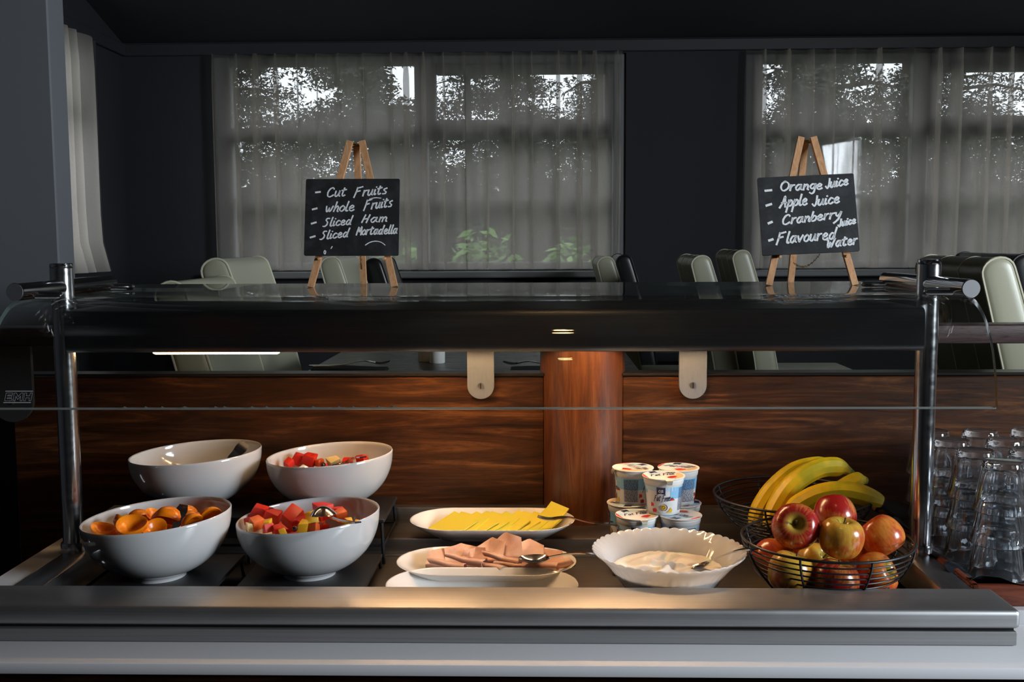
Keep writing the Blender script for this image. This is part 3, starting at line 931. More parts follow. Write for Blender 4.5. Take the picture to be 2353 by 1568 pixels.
# ================================================================== dining chairs and tables
def make_chair(lea, side):
    t = thing('dining_chair', (0, 0, ZD), 'x', 'chair', 'high-backed leather dining chairs')
    W, TH = 0.43, 0.078
    cl = smooth_line([(-.165, .40), (-.180, .52), (-.215, .70), (-.262, .88), (-.292, .985)], 5)
    L, R = [], []
    for i, p in enumerate(cl):
        d = (cl[min(i + 1, len(cl) - 1)] - cl[max(i - 1, 0)]).normalized()
        nrm = Vector((-d.y, d.x))
        th = TH * (1.25 - 0.30 * i / len(cl))
        L.append(p + nrm * th / 2)
        R.append(p - nrm * th / 2)
    top = cl[-1]
    d = (cl[-1] - cl[-2]).normalized()
    rad = (L[-1] - R[-1]).length / 2
    nrm = Vector((-d.y, d.x))
    arc = [top + nrm * rad * math.cos(a) + d * rad * 0.85 * math.sin(a) for a in [PI * k / 10 for k in range(1, 10)]]
    outl = L + arc + R[::-1]
    m = MB()
    m.prism([tuple(p) for p in outl], -W / 2 + .006, W / 2 - .006, 'y')
    bk = m.build('backrest', lea, t, 40)
    for s in (-1, 1):
        y0, y1 = s * (W / 2 - .006), s * (W / 2)
        # slightly domed side panel
        cx = sum((p.x for p in outl)) / len(outl)
        mm = MB()
        rows = []
        for k, (ins, out) in enumerate(((0.0, 0.0), (.004, .004), (.012, .0065), (.026, .0075))):
            rr_ = []
            for i, p in enumerate(outl):
                c = min(cl, key=lambda q: (q - p).length)
                v = (c - p)
                q = p + v.normalized() * min(ins, v.length * 0.8)
                rr_.append((q.x, s * (W / 2 - .006 + out), q.y))
            rows.append(rr_)
        nv = len(outl)
        mm.add(sum(rows, []), [(a * nv + i, a * nv + (i + 1) % nv, (a + 1) * nv + (i + 1) % nv, (a + 1) * nv + i) for a in range(3) for i in range(nv)])
        nl = len(L)
        base = 3 * nv
        na = len(arc)
        # close the middle strip between the left and right rows
        lft = [base + i for i in range(nl)]
        rgt = [base + nl + na + i for i in range(nl)][::-1]
        mm.f += [(lft[i], lft[i + 1], rgt[i + 1], rgt[i]) for i in range(nl - 1)]
        mm.f.append(tuple([lft[-1]] + [base + nl + i for i in range(na)] + [rgt[-1]]))
        mm.mi += [0] * nl
        mm.build('side_panel', side, t, 60)
        MB().tube([(p.x, s * (W / 2 - .004), p.y) for p in outl], .0032, 6).build('piping', M_thread if side is M_leather else lea, t)
    # stitched seams across the padded back
    if side is M_leather and lea is M_olive:
        for yy in (-0.075, 0.075):
            MB().tube([(p.x, yy, p.y) for p in outl[len(L) - 14:len(L) + len(arc) + 14]], .0014, 5).build('stitched_seam', M_thread, bk)
    sp = MB()
    sp.box((-.19, -W / 2, .40), (.25, W / 2, .49), .028, 4)
    st = sp.build('seat', lea if side is not M_leather else side, t, 60)
    MB().box((-.17, -W / 2 + .03, .36), (.23, W / 2 - .03, .40)).build('seat_frame', M_ebony, t, 0)
    for x in (-.165, .215):
        for y in (-W / 2 + .045, W / 2 - .045):
            m = MB()
            m.add([(x + a * .019, y + b_ * .019, .37) for a, b_ in ((-1, -1), (1, -1), (1, 1), (-1, 1))] + [(x * 1.04 + a * .014, y + b_ * .014, 0) for a, b_ in ((-1, -1), (1, -1), (1, 1), (-1, 1))],
                  [(0, 1, 2, 3), (7, 6, 5, 4), (0, 4, 5, 1), (1, 5, 6, 2), (2, 6, 7, 3), (3, 7, 4, 0)])
            m.build('leg', M_ebony, t, 0)
    return t
chair0 = make_chair(M_leather, M_leather)
chair_o = make_chair(M_olive, M_leather)
chair_b = make_chair(M_bleather, M_bleather)
def put(first, used, loc, rz, label, sc=1.0):
    if first.name in used:
        o = dup(first, loc, (0, 0, rz), label)
    else:
        used.add(first.name)
        o = first
        o.location = loc
        o.rotation_euler = (0, 0, rz)
        o['label'] = label
    o.scale = (sc, sc, sc)
    return o
used = set()
put(chair0, used, (-0.590, 3.035, ZD), 0.0, 'cream leather chair standing tallest behind the glass at left', 1.0)
put(chair0, used, (-0.575, 2.595, ZD), 0.0, 'cream leather chair at left, lower and nearer the partition', 0.955)
put(chair_o, used, (1.345, 2.64, ZD), 0.0, 'olive-backed leather chair with pale side panel behind the right post', 1.0)
put(chair_o, used, (0.905, 4.22, ZD), 0.0, 'leather chair with pale side panel between the back windows', 0.985)
put(chair_o, used, (1.15, 4.68, ZD), 0.0, 'dim leather chair just left of the right easel', 1.0)
put(chair0, used, (-0.475, 4.02, ZD), 0.0, 'cream leather chair half hidden behind the left easel', 0.99)
put(chair0, used, (0.570, 4.71, ZD), 0.0, 'cream leather chair at the right end of the left curtain', 0.975)
put(chair_b, used, (0.690, 5.24, ZD), 0.0, 'black leather chair at the right end of the left curtain', 0.975)
put(chair_b, used, (-0.40, 4.50, ZD), 0.0, 'black leather chair half hidden behind the left easel', 0.975)
put(chair_b, used, (1.660, 3.20, ZD), 0.0, 'dark leather chair cut off by the right edge', 1.0)

def table(x0, x1, y0, y1, label):
    zt = 1.109 - ZD
    t = thing('dining_table', ((x0 + x1) / 2, (y0 + y1) / 2, ZD), label, 'table', 'dining tables')
    hx, hy = (x1 - x0) / 2, (y1 - y0) / 2
    MB().box((-hx, -hy, zt - .028), (hx, hy, zt), .003, 2).build('table_top', M_table, t)
    MB().box((-.05, -.05, .03), (.05, .05, zt - .028), .006, 1).build('pedestal', M_ebony, t, 0)
    MB().box((-.17, -.28, 0), (.17, .28, .03), .008, 2).build('base', M_ebony, t)
table(-0.565, 0.24, 2.155, 3.10, 'dark dining table laid behind the partition in the middle')
table(1.42, 2.25, 2.35, 3.15, 'dark dining table at right behind the olive chair')

# things laid on the table
def napkin(x, y, rz, label):
    t = thing('folded_napkin', (x, y, 1.110), label, 'napkin', rz=rz)
    MB().box((-.09, -.03, 0), (.09, .03, .006), .002, 1).build('lower_fold', M_nap, t)
    MB().sheet(lambda u, v: (-.088 + .176 * u, -.028 + .056 * v, .0085 + .002 * math.sin(u * 5)), 12, 4, .004).build('upper_fold', M_nap, t)
def fork(name, loc, rot, label, mat_=None, L=0.19, cat='fork', curve=1.0, group=None):
    """handle along -x, tines at +x; lies on z=0"""
    t = thing(name, loc, label, cat, group, rot=rot)
    k = L / 0.19
    m = MB()
    def hz(x):
        return (0.004 + .010 * math.exp(-((x - .02) / .035) ** 2)) * curve
    pts = [(-.11, .0075), (-.10, .0085), (-.06, .006), (-.01, .0032), (.02, .0032), (.035, .008), (.050, .0105)]
    m.sheet(lambda u, v: ((-.11 + .16 * u) * k, (v - .5) * 2 * interp(pts, -.11 + .16 * u) * k, hz(-.11 + .16 * u) * k), 26, 4, .0022).build('handle', mat_ or M_cut, t)
    for j in range(4):
        y = (-.0084 + .0056 * j) * k
        MB().tube([((.048 + .034 * s) * k, y, (hz(.048) + .004 * s - .011 * s * (1 - s)) * k) for s in [q / 6 for q in range(7)]], [.0016 * k] * 5 + [.0012 * k, .0006 * k], 6).build('tine', mat_ or M_cut, t)
    return t
def interp(pts, x):
    for (a, fa), (c, fc) in zip(pts, pts[1:]):
        if x <= c:
            q = (x - a) / (c - a)
            q = max(0, min(1, q))
            q = q * q * (3 - 2 * q)
            return fa + (fc - fa) * q
    return pts[-1][1]
napkin(-0.455, 2.475, 0.0, 'folded black napkin at the left of the dining table')
napkin(0.02, 2.455, 0.0, 'folded black napkin beside the wooden column')
fork('table_fork', (-0.44, 2.468, 1.1225), (0, 0, .06), 'steel fork on the left black napkin')
fork('table_fork', (-0.005, 2.450, 1.1225), (0, 0, 3.0), 'steel fork on the black napkin beside the column')
for x, y, l, c in ((-0.263, 2.66, 'white china salt pot on the dining table', M_ceramic), (-0.296, 2.70, 'white china pepper pot behind the salt pot', M_ceramic)):
    tag(MB().lathe([(0, 0), (.019, 0), (.0205, .002), (.0205, .055), (.019, .062), (.012, .067), (0, .068)], 28).build('salt_pot', c, None, 40, (x, y, 1.1092)), l, 'salt pot', 'salt and pepper pots')

# ================================================================== writing: a small stroke alphabet
GL = {
 'a': "5 5,2.4 6,0 3,.8 .3,2.6 .4,5 4.6;5 6,4.6 1.4,6 .2", 'b': "1.6 10,.6 5,0 .4;.3 2.6,2.8 5.6,5 4.2,4.2 1,1.6 0,0 .8", 'c': "5 5,3 6,.6 3.6,.6 1,2.6 0,5 1.2",
 'd': "5 4.4,3 5.8,.4 3.4,.8 .4,2.8 .2,5 3.6;7 10.4,5.4 4,5 .2,6 .2", 'e': "0 2.8,3.2 3.2,4.4 4.8,2.8 6,.4 3.8,.8 .6,3 0,5.2 1.2", 'f': "6.5 10,4 10,2.4 6,.6 -3;.4 5.2,5 6", 'g': "5 5,2.4 6,.2 3.4,1.6 1,3.8 2,5 5.2;5.2 6,4.4 -2,2.2 -4.4,0 -3.2",
 'h': "2 10.4,1 5,0 0;.6 2.6,3 5.8,4.4 4.6,3.8 .2,4.8 0", 'i': ".8 5.8,.2 1.4,.8 .1,2 1;1.7 8.6,1.9 8.2", 'l': "2 10.4,.6 4,.4 .6,1.6 0,2.4 .6", 'm': ".8 6,0 0;.4 3.4,2.4 5.8,3.4 4.6,2.8 0;3.1 3.4,5.2 5.8,6.4 4.6,6 .6,7 .2",
 'n': ".8 6,0 0;.4 3,3 5.8,4.4 4.4,4 .6,5 .2", 'o': "3 6,.4 4,.2 1.2,2.2 0,4.4 1.6,4.8 4.4,3 6", 'p': "1.4 6,0 0,-1.2 -5;1 3.4,3.4 6,5.2 4.2,4 1,1 .4", 'r': ".8 6,0 0;.4 3,2 5.4,4.2 5.8", 's': "4.4 6,1.6 5.2,1.4 3.8,4 2,3 .2,.2 .2",
 't': "2.6 9,1.2 3,1.4 .4,3 .2,4.2 1;0 6.2,5 7.2", 'u': ".4 6,0 1.4,1.4 0,3.6 2,4.8 6;4.8 6,4.4 1,5.6 .2", 'v': "0 5.6,1.4 .2,2.4 2,5 6", 'w': "0 6,.6 .4,2.2 1,3.4 4.4,3.4 .4,5.2 1.4,7 6", 'y': "0 6,.6 3,2.4 2.2,5.2 6.4;5.4 6.4,3 -1,-1.4 -5",
 'A': "-1 -.4,2.4 4.6,4.6 10.4,5 4,5.6 0;1 4,6.4 4.2", 'C': "6.6 8.4,5.4 10,2.4 9,.2 5,.8 1,3.4 0,7 1.8", 'F': "2.2 10,1.2 5,-.4 -.6;1.8 9.6,5 9.8,8 10.4;1.2 5.4,5.6 6.2", 'H': "2.4 10,0 .4;6.4 9.8,4.2 0;1.2 4.6,5.4 5.2", 'J': "4.4 10,4 3,2.2 -.2,0 2.2",
 'M': "-.4 0,1.8 9.6,3.4 3.4,6.4 10,6.4 4,6.6 0", 'O': "4 10,1 8,0 4,1.6 .6,4.4 .4,7.4 3.4,7.2 7.6,4 10,2.6 9.6", 'S': "6.4 9.4,3.6 9.6,2.2 7.6,4.4 5,4 2,1.4 .2,-.6 .6", 'W': "-.6 8.4,1 8,.8 3,1.4 0,4 5.4,4.6 .2,6.4 3,9 9",
}
GW = {c: max(float(p.split()[0]) for s in d.split(';') for p in s.split(',')) for c, d in GL.items()}
def strokes(word):
    """list of polylines in letter units and the word's width"""
    x, out = 0.0, []
    for ch in word:
        if ch == ' ':
            x += 5
            continue
        for s in GL[ch].split(';'):
            pts = [tuple(float(q) for q in p.split()) for p in s.split(',')]
            out.append([(px + x, py) for px, py in pts])
        x += GW[ch] + (1.5 if ch.islower() else 1.9)
    return out, x - 1.5
def ribbon(mb, pts, wd, fn, jit=0.0):
    """flat ribbon along the 2-D polyline, mapped to the surface by fn(x,y)->xyz"""
    P = smooth_line([(x, y, 0) for x, y in pts], 4)
    n = len(P)
    L, R = [], []
    for i in range(n):
        d = (P[min(i + 1, n - 1)] - P[max(i - 1, 0)])
        if d.length < 1e-9:
            d = Vector((1, 0, 0))
        d.normalize()
        # broad chalk nib: wider on strokes across the nib
        ww = wd * (0.78 + 0.34 * abs(d.x * 0.5 + d.y * 0.85)) * (1 + jit * math.sin(i * 1.7))
        e = d * wd * 0.35 * (-1 if i == 0 else (1 if i == n - 1 else 0))
        nrm = Vector((-d.y, d.x, 0)) * ww / 2
        L.append(P[i] + nrm + e)
        R.append(P[i] - nrm + e)
    vs = [fn(p.x, p.y) for p in L] + [fn(p.x, p.y) for p in R]
    mb.add(vs, [(i, i + 1, n + i + 1, n + i) for i in range(n - 1)])
def write(mb, word, x0, x1, b0, b1, cap, fn, wd, slant=0.16):
    st, wv = strokes(word)
    sx, sy = (x1 - x0) / wv, cap / 10.0
    for s in st:
        ribbon(mb, [(x0 + x * sx + slant * y * sy, (b0 + (b1 - b0) * x / wv) + y * sy) for x, y in s], wd, fn, 0.06)

# ------------------------------------------------------------------ easels and chalkboards on the glass
GT = 1.3336          # top of the glass shelf
def easel(loc, label, rz):
    t = thing('tabletop_easel', loc, label, 'easel', 'miniature wooden easels', rz)
    ap = Vector((0, 0.062, 0.281))
    def leg(foot, topo, wd, dp):
        a, c = Vector(foot), ap + Vector(topo)
        d = (c - a).normalized()
        s = Vector((1, 0, 0))
        s = (s - d * s.dot(d)).normalized()
        f = d.cross(s)
        m = MB()
        q = [(-1, -1), (1, -1), (1, 1), (-1, 1)]
        m.add([a + s * u * wd + f * v * dp for u, v in q] + [c + s * u * wd + f * v * dp for u, v in q], [(3, 2, 1, 0), (4, 5, 6, 7), (0, 1, 5, 4), (1, 2, 6, 5), (2, 3, 7, 6), (3, 0, 4, 7)])
        # feet cut level with the shelf
        m.v = [(p[0], p[1], max(p[2], 0.0)) if p[2] < .02 else p for p in m.v]
        return m.build('leg', M_easel, t, 0)
    l1 = leg((-.0805, 0, 0.0), (-.0105, 0, 0), .0062, .0048)
    l2 = leg((.0805, 0, 0.0), (.0125, 0, 0), .0062, .0048)
    leg((-.004, .150, 0.0), (0, .010, -.004), .0062, .0048)
    MB().tube([(-.013, .0635, .272), (.015, .0635, .272)], .0018, 8).build('hinge_pin', M_gold, t)
    for s in (-1, 1):
        MB().tube([(s * .062, -.012, .0545), (s * .062, .014, .0545)], .0025, 8).build('peg', M_easel, t)
    # brass restraint chain between the legs
    A, B = Vector((.016, .000, .062)), Vector((-.004, .128, .040))
    nl = 20
    for k in range(nl):
        s = k / (nl - 1)
        p = A.lerp(B, s) + Vector((0, 0, -.016 * 4 * s * (1 - s)))
        ring = [(.0023 * math.cos(a), .0014 * math.sin(a), 0) for a in [2 * PI * j / 8 for j in range(8)]]
        m = MB().tube(ring, .00055, 5, closed=True)
        o = m.build('chain_link', M_gold, t, 60, tuple(p), (0.5 + (PI / 2 if k % 2 else 0), 0.5, math.atan2(B.y - A.y, B.x - A.x)))
    return t
LEAN = math.atan2(0.062, 0.281)
def board(loc, label, roll, wd, hg, lines, dashes, extra, chalk_w):
    """board stands with its lower edge at loc, leaning back like the easel"""
    t = thing('chalkboard', loc, label, 'chalkboard', 'chalkboard menus', rot=(-LEAN, roll, 0))
    p = []
    r = .003
    for cx_, cz_, a0 in ((wd / 2 - r, r, -PI / 2), (wd / 2 - r, hg - r, 0), (-wd / 2 + r, hg - r, PI / 2), (-wd / 2 + r, r, PI)):
        for k in range(5):
            a = a0 + PI / 2 * k / 4
            p.append((cx_ + r * math.cos(a), cz_ + r * math.sin(a)))
    MB().prism(p, -.002, .002, 'y').build('slate', M_chalkb, t, 30)
    fn = lambda x, y: (x * wd - wd / 2, -.0024, (1 - y) * hg)
    fl = lambda x, y: (x - wd / 2, -.0024, y)
    m = MB()
    for (word, x0, x1, b0, b1, cap) in lines:
        write(m, word, x0 * wd, x1 * wd, (1 - b0) * hg, (1 - b1) * hg, cap * hg, fl, chalk_w)
    for (x0, y0, x1, y1) in dashes:
        ribbon(m, [(x0 * wd, (1 - y0) * hg), (x1 * wd, (1 - y1) * hg)], chalk_w * 1.35, fl)
    for pts in extra:
        ribbon(m, [(x * wd, (1 - y) * hg) for x, y in pts], chalk_w * 0.7, fl)
    m.build('chalk_lettering', M_chalk, t, 0)
    return t
easel((-0.357, 1.990, GT), 'small beech easel holding the left chalkboard, on the glass shelf', 0.0)
easel((0.5125, 1.982, GT), 'small beech easel holding the right chalkboard, on the glass shelf', 0.0)
def bl(px, py, x0=195, y0=413, w_=840, h_=700):
    return ((px - x0) / w_, (py - y0) / h_)
def ln1(word, a, c, b0, b1, cap, **k):
    x0, y0 = bl(a, b0, **k)
    x1, y1 = bl(c, b1, **k)
    return (word, x0, x1, y0, y1, cap / k.get('h_', 700))
L1 = [ln1('Cut', 388, 552, 580, 570, 82), ln1('Fruits', 632, 915, 580, 550, 84), ln1('whole', 380, 630, 716, 706, 84), ln1('Fruits', 722, 965, 700, 668, 88),
      ln1('Sliced', 362, 612, 852, 830, 76), ln1('Ham', 703, 925, 818, 804, 72), ln1('Sliced', 338, 586, 970, 942, 76), ln1('Mortadella', 660, 1018, 928, 914, 76)]
D1 = [bl(286, 538) + bl(326, 533), bl(262, 694) + bl(300, 684), bl(256, 824) + bl(296, 812), bl(250, 950) + bl(290, 938)]
X1 = [[bl(740, 1020), bl(780, 995), bl(830, 984), bl(880, 994), bl(915, 1020)], [bl(770, 600), bl(820, 588), bl(870, 592)], [bl(436, 1050), bl(446, 1032)], [bl(374, 1085), bl(380, 1068), bl(390, 1078), bl(384, 1100), bl(374, 1092)]]
board((-0.3585, 1.9888, 1.3935), 'left black chalkboard menu listing cut fruits, whole fruits and sliced ham', 0.004, 0.181, 0.150, L1, D1, X1, 0.0026)
k2 = dict(x0=185, y0=425, w_=860, h_=708)
L2 = [ln1('Orange', 385, 752, 556, 556, 84, **k2), ln1('Juice', 785, 985, 552, 526, 84, **k2), ln1('Apple', 372, 608, 706, 692, 96, **k2), ln1('Juice', 655, 895, 708, 686, 88, **k2),
      ln1('Cranberry', 380, 900, 864, 824, 84, **k2), ln1('Juice', 868, 1024, 905, 880, 64, **k2), ln1('Flavoured', 318, 842, 1036, 1012, 98, **k2), ln1('Water', 756, 1022, 1090, 1068, 84, **k2)]
D2 = [bl(248, 548, **k2) + bl(303, 545, **k2), bl(248, 684, **k2) + bl(293, 672, **k2), bl(256, 846, **k2) + bl(288, 834, **k2), bl(250, 1002, **k2) + bl(284, 992, **k2)]
board((0.5095, 1.9808, 1.3935), 'right black chalkboard menu listing juices and flavoured water, slightly tilted', -0.040, 0.181, 0.150, L2, D2, [], 0.0033)

# ================================================================== food on the counter
ZW, Z2, Z3 = 0.842, 0.870, 0.846      # well floor, broad step, lip
def support(y):
    return Z2 if y > 1.893 else (Z3 if y > 1.868 else ZW)
# black display risers
def riser(x, y, top, hx, hy, label):
    t = thing('display_riser', (x, y, ZW), label, 'riser', 'black display risers')
    zt = top - ZW
    MB().box((-hx, -hy, zt - .007), (hx, hy, zt), .0015, 1).build('slab', M_slate, t, 0)
    for sx in (-1, 1):
        for sy in (-1, 1):
            zb = support(y + sy * (hy - .004)) - ZW
            MB().tube([(sx * (hx - .006), sy * (hy - .008), zt - .008), (sx * (hx - .003), sy * (hy - .005), zb + .001)], .0032, 8).build('leg', M_black, t)
    if top > 0.9:
        zb = 0.034
        pts = [(-hx + .004, -hy + .006, zb), (hx - .004, -hy + .006, zb), (hx - .004, hy - .006, zb), (-hx + .004, hy - .006, zb)]
        for a in range(4):
            MB().tube([pts[a], pts[(a + 1) % 4]], .0024, 6).build('brace', M_black, t)
riser(-0.640, 1.905, 0.930, 0.118, 0.085, 'tall black riser under the empty rear-left bowl')
riser(-0.390, 1.905, 0.926, 0.112, 0.085, 'tall black riser under the rear bowl of watermelon')
riser(-0.612, 1.660, 0.880, 0.100, 0.100, 'low black riser under the bowl of apricots')
riser(-0.385, 1.700, 0.868, 0.105, 0.105, 'low black riser under the front bowl of mixed fruit')

def make_bowl(R, H, slope):
    m = MB()
    r0 = 0.043
    def rad(z):
        q = max(0.0, min(1.0, z / H))
        return R * (1 - (1 - q) ** 2.25) ** 0.52
    out = [(0, .0035), (r0 - .006, .0030), (r0 - .004, 0), (r0, 0), (r0 + .001, .005)]
    zs = [k / 22 * (H - .010) + .010 for k in range(23)]
    out += [(max(rad(z), r0), z) for z in zs if rad(z) > r0 - .001]
    inn = [(R - .0012, H + .0012), (R - .0034, H)] + [(max(rad(z - .003) - .0042, 0), z) for z in reversed(zs[1:-1])] + [(.03, .0105), (0, .0095)]
    m.lathe(out + inn, 72)
    m.v = [(x, y, z + slope * x * (z / H) ** 1.6) for x, y, z in m.v]
    return m
def bowl(loc, R, slope, rz, label):
    o = make_bowl(R, 0.1, slope).build('serving_bowl', M_bowl, None, 50, loc, (0, 0, rz))
    return tag(o, label, 'bowl', 'white slanted serving bowls')
bowl((-0.621, 1.643, 0.880), 0.1175, 0.075, 0.0, 'white slanted bowl of apricots, front left')
bowl((-0.385, 1.692, 0.868), 0.1175, 0.075, 0.0, 'white slanted bowl of mixed cut fruit, front')
bowl((-0.642, 1.905, 0.930), 0.1200, 0.055, 0.0, 'empty white slanted bowl with a spoon, rear left')
bowl((-0.391, 1.907, 0.926), 0.1165, 0.055, 0.0, 'white slanted bowl of watermelon pieces, rear')

# ------------------------------------------------------------------ apricot halves
def apricot_mesh(seed):
    rnd = random.Random(seed)
    m = MB()
    pr = [(0, -.0125), (.006, -.0119), (.0118, -.0090), (.0160, -.0035), (.0170, .0005), (.0162, .0028), (.0140, .0026), (.0100, .0000), (.0070, -.0030), (.0030, -.0045), (0, -.0048)]
    ex = rnd.uniform(.9, 1.1)
    m.lathe(pr, 26, rf=lambda r, z, a: r * (1 + .05 * math.sin(2 * a + 1) + .03 * math.sin(3 * a + seed)))
    m.v = [(x * ex, y, z + 6 * x * x) for x, y, z in m.v]
    return m.mesh('apricot_half', M_apric, 60)
AM = [apricot_mesh(k) for k in range(3)]
def apr(x, y, z, s, rot, label, k):
    o = link('apricot_half', AM[k % 3], None, (x, y, z), rot)
    s *= 1.22
    o.scale = (s, s, s)
    tag(o, label, 'apricot', 'apricot halves in the front-left bowl')
APR = [(-0.696, 1.609, .86, (.25, .25, 0), 'apricot half lowest at the left end of the bowl'), (-0.646, 1.601, 1.22, (.42, .10, 0), 'large hollow-side-up apricot half at the front of the bowl'), (-0.682, 1.652, .80, (.9, .4, 2), 'apricot half leaning at the back left of the bowl'),
       (-0.668, 1.682, .85, (2.6, .2, 1), 'domed apricot half at the back, left of the middle'), (-0.645, 1.692, .85, (.5, .3, .6), 'glossy apricot half at the back of the heap'), (-0.622, 1.668, .95, (2.3, -.5, .4), 'apricot half just left of the large dome'),
       (-0.613, 1.610, .92, (.6, -.3, .9), 'crumpled apricot half between the hollow one and the dome'), (-0.604, 1.648, 1.22, (PI - .55, .15, 0), 'large domed apricot half beside the spoon handle'), (-0.570, 1.664, .95, (2.4, .5, .2), 'apricot half just right of the spoon handle'),
       (-0.596, 1.705, .90, (2.9, 0, 1.2), 'apricot half peeping out behind the spoon handle'), (-0.557, 1.622, .95, (2.2, -.7, .5), 'slanting apricot half at the right front of the bowl'), (-0.541, 1.662, .85, (1.9, -.6, .4), 'apricot half highest at the right end of the bowl')]
for k, (x, y, s, rot, lab) in enumerate(APR):
    apr(x, y, 0.966 + (0.008 if s > 1.1 else 0) + (.006 if x > -.56 else 0), s, rot, lab, k)
for k in range(9):          # the layer they lie on
    a = 2 * PI * k / 9
    apr(-0.618 + (.056 if k % 2 else .038) * math.cos(a), 1.645 + (.056 if k % 2 else .038) * math.sin(a), 0.938 + .004 * (k % 3), 1.0, (2.8 + .2 * math.sin(k), .2 * math.cos(k), k), 'apricot half in the lower layer of the front-left bowl', k)

# ------------------------------------------------------------------ cut fruit
def chunk_mesh(seed, m_, name):
    rnd = random.Random(seed)
    bm = bmesh.new()
    bmesh.ops.create_cube(bm, size=2.0)
    for v in bm.verts:
        v.co = Vector([c * rnd.uniform(.58, 1.12) for c in v.co])
    bmesh.ops.bevel(bm, geom=bm.edges[:], offset=.22, segments=2, profile=.6, affect='EDGES')
    me = bpy.data.meshes.new(name)
    bm.to_mesh(me)
    bm.free()
    me.materials.append(m_)
    me.polygons.foreach_set('use_smooth', [True] * len(me.polygons))
    me.set_sharp_from_angle(angle=math.radians(38))
    return me
KIND = {'m': ('watermelon_piece', M_melon, 'red watermelon piece', 'watermelon'), 'y': ('pineapple_piece', M_pine, 'yellow fruit piece', 'fruit piece'), 'o': ('papaya_piece', M_papaya, 'orange-red fruit piece', 'fruit piece'), 'p': ('melon_piece', M_paler, 'pale fruit piece', 'fruit piece')}
CM = {k: [chunk_mesh(11 * i + j, v[1], v[0]) for j in range(3)] for i, (k, v) in enumerate(KIND.items())}
GM = MB().lathe([(0, -1), (.4, -.92), (.8, -.6), (1, 0), (.85, .55), (.5, .88), (.12, .95), (0, .9)], 20).mesh('grape', M_grape, 80)
def fruit(c, x, y, z, s, label, grp, k):
    if c == 'g':
        o = link('grape', GM, None, (x, y, z), (k, .5, 0))
        tag(o, label, 'grape', grp)
    else:
        o = link(KIND[c][0], CM[c][k % 3], None, (x, y, z), (.35 * math.sin(k * 2.1), .35 * math.cos(k * 1.7), k * 1.3))
        tag(o, label, KIND[c][3], grp)
    o.scale = (s, s, s)
FRU = [('m', -0.479, 1.733, 0.0124, 'back left of the front fruit bowl'), ('m', -0.447, 1.706, 0.0113, 'beside the grape, left of the middle'), ('m', -0.413, 1.692, 0.0150, 'large and facing front, in the middle of the front bowl'), ('m', -0.371, 1.742, 0.0138, 'highest of all, at the back right of the front bowl'),
       ('o', -0.337, 1.725, 0.0105, 'just behind the spoon, right of the highest red piece'), ('y', -0.384, 1.714, 0.0112, 'large block left of the highest red piece'), ('y', -0.452, 1.680, 0.0072, 'small wedge among the red pieces at left'), ('m', -0.482, 1.690, 0.0075, 'small and pinkish at the left end of the front bowl'),
       ('o', -0.468, 1.672, 0.0095, 'at the left front of the front bowl'), ('m', -0.442, 1.650, 0.0068, 'small at the front lip, left'), ('m', -0.427, 1.645, 0.0064, 'small at the front lip, second from left'), ('y', -0.414, 1.634, 0.0060, 'small pale cube at the front lip'),
       ('y', -0.385, 1.654, 0.0095, 'slanting at the front lip, left of the spoon'), ('o', -0.366, 1.650, 0.0080, 'at the front lip next to the spoon bowl'), ('y', -0.402, 1.722, 0.0062, 'small, behind the large middle red piece'), ('m', -0.393, 1.672, 0.0062, 'small, right of the large middle piece'),
       ('y', -0.317, 1.687, 0.0070, 'at the right, under the spoon handle'), ('y', -0.300, 1.680, 0.0066, 'farthest right in the front bowl'), ('m', -0.349, 1.760, 0.0070, 'half hidden at the back right'), ('g', -0.461, 1.742, 0.0066, 'dark grape at the back left of the front bowl'), ('g', -0.396, 1.640, 0.0042, 'small dark grape at the front lip of the front bowl'), ('p', -0.476, 1.662, 0.0060, 'at the left front lip of the front bowl')]
for k, (c, x, y, s, lab) in enumerate(FRU):
    s *= 1.12
    fruit(c, x, y, 0.952 + s * 0.55 + (.004 if c == 'g' else 0), s, lab if c == 'g' else KIND[c][2] + ' ' + lab, 'cut fruit in the front fruit bowl', k)
for k in range(12):
    a = 2 * PI * k / 12
    rr_ = .062 if k % 2 else .035
    c = 'mymoym'[k % 6]
    fruit(c, -0.385 + rr_ * math.cos(a), 1.693 + rr_ * math.sin(a), 0.930, 0.0125, KIND[c][2] + ' in the lower layer of the front fruit bowl', 'lower layer of the front fruit bowl', k + 3)
FRR = [('m', -0.462, 1.955, 0.0119, 'sharp-edged at the left of the rear bowl'), ('m', -0.437, 1.945, 0.0127, 'broad one in the rear bowl, second from left'), ('m', -0.474, 1.925, 0.0086, 'lowest at the left of the rear bowl'), ('o', -0.418, 1.940, 0.0082, 'beside the broad red piece of the rear bowl'),
       ('p', -0.389, 1.930, 0.0118, 'in the middle of the rear bowl'), ('g', -0.408, 1.924, 0.0050, 'small dark grape in the rear bowl'), ('m', -0.362, 1.928, 0.0090, 'dark one beside the spoon of the rear bowl'), ('m', -0.338, 1.955, 0.0107, 'at the right end of the rear bowl')]
for k, (c, x, y, s, lab) in enumerate(FRR):
    fruit(c, x, y, 0.999 + s * .6, s, lab if c == 'g' else KIND[c][2] + ' ' + lab, 'cut fruit in the rear fruit bowl', k)
for k in range(10):
    a = 2 * PI * k / 10
    rr_ = .062 if k % 2 else .032
    fruit('m', -0.391 + rr_ * math.cos(a), 1.907 + rr_ * math.sin(a), 0.982, 0.0135, 'red watermelon piece in the lower layer of the rear bowl', 'lower layer of the rear fruit bowl', k)

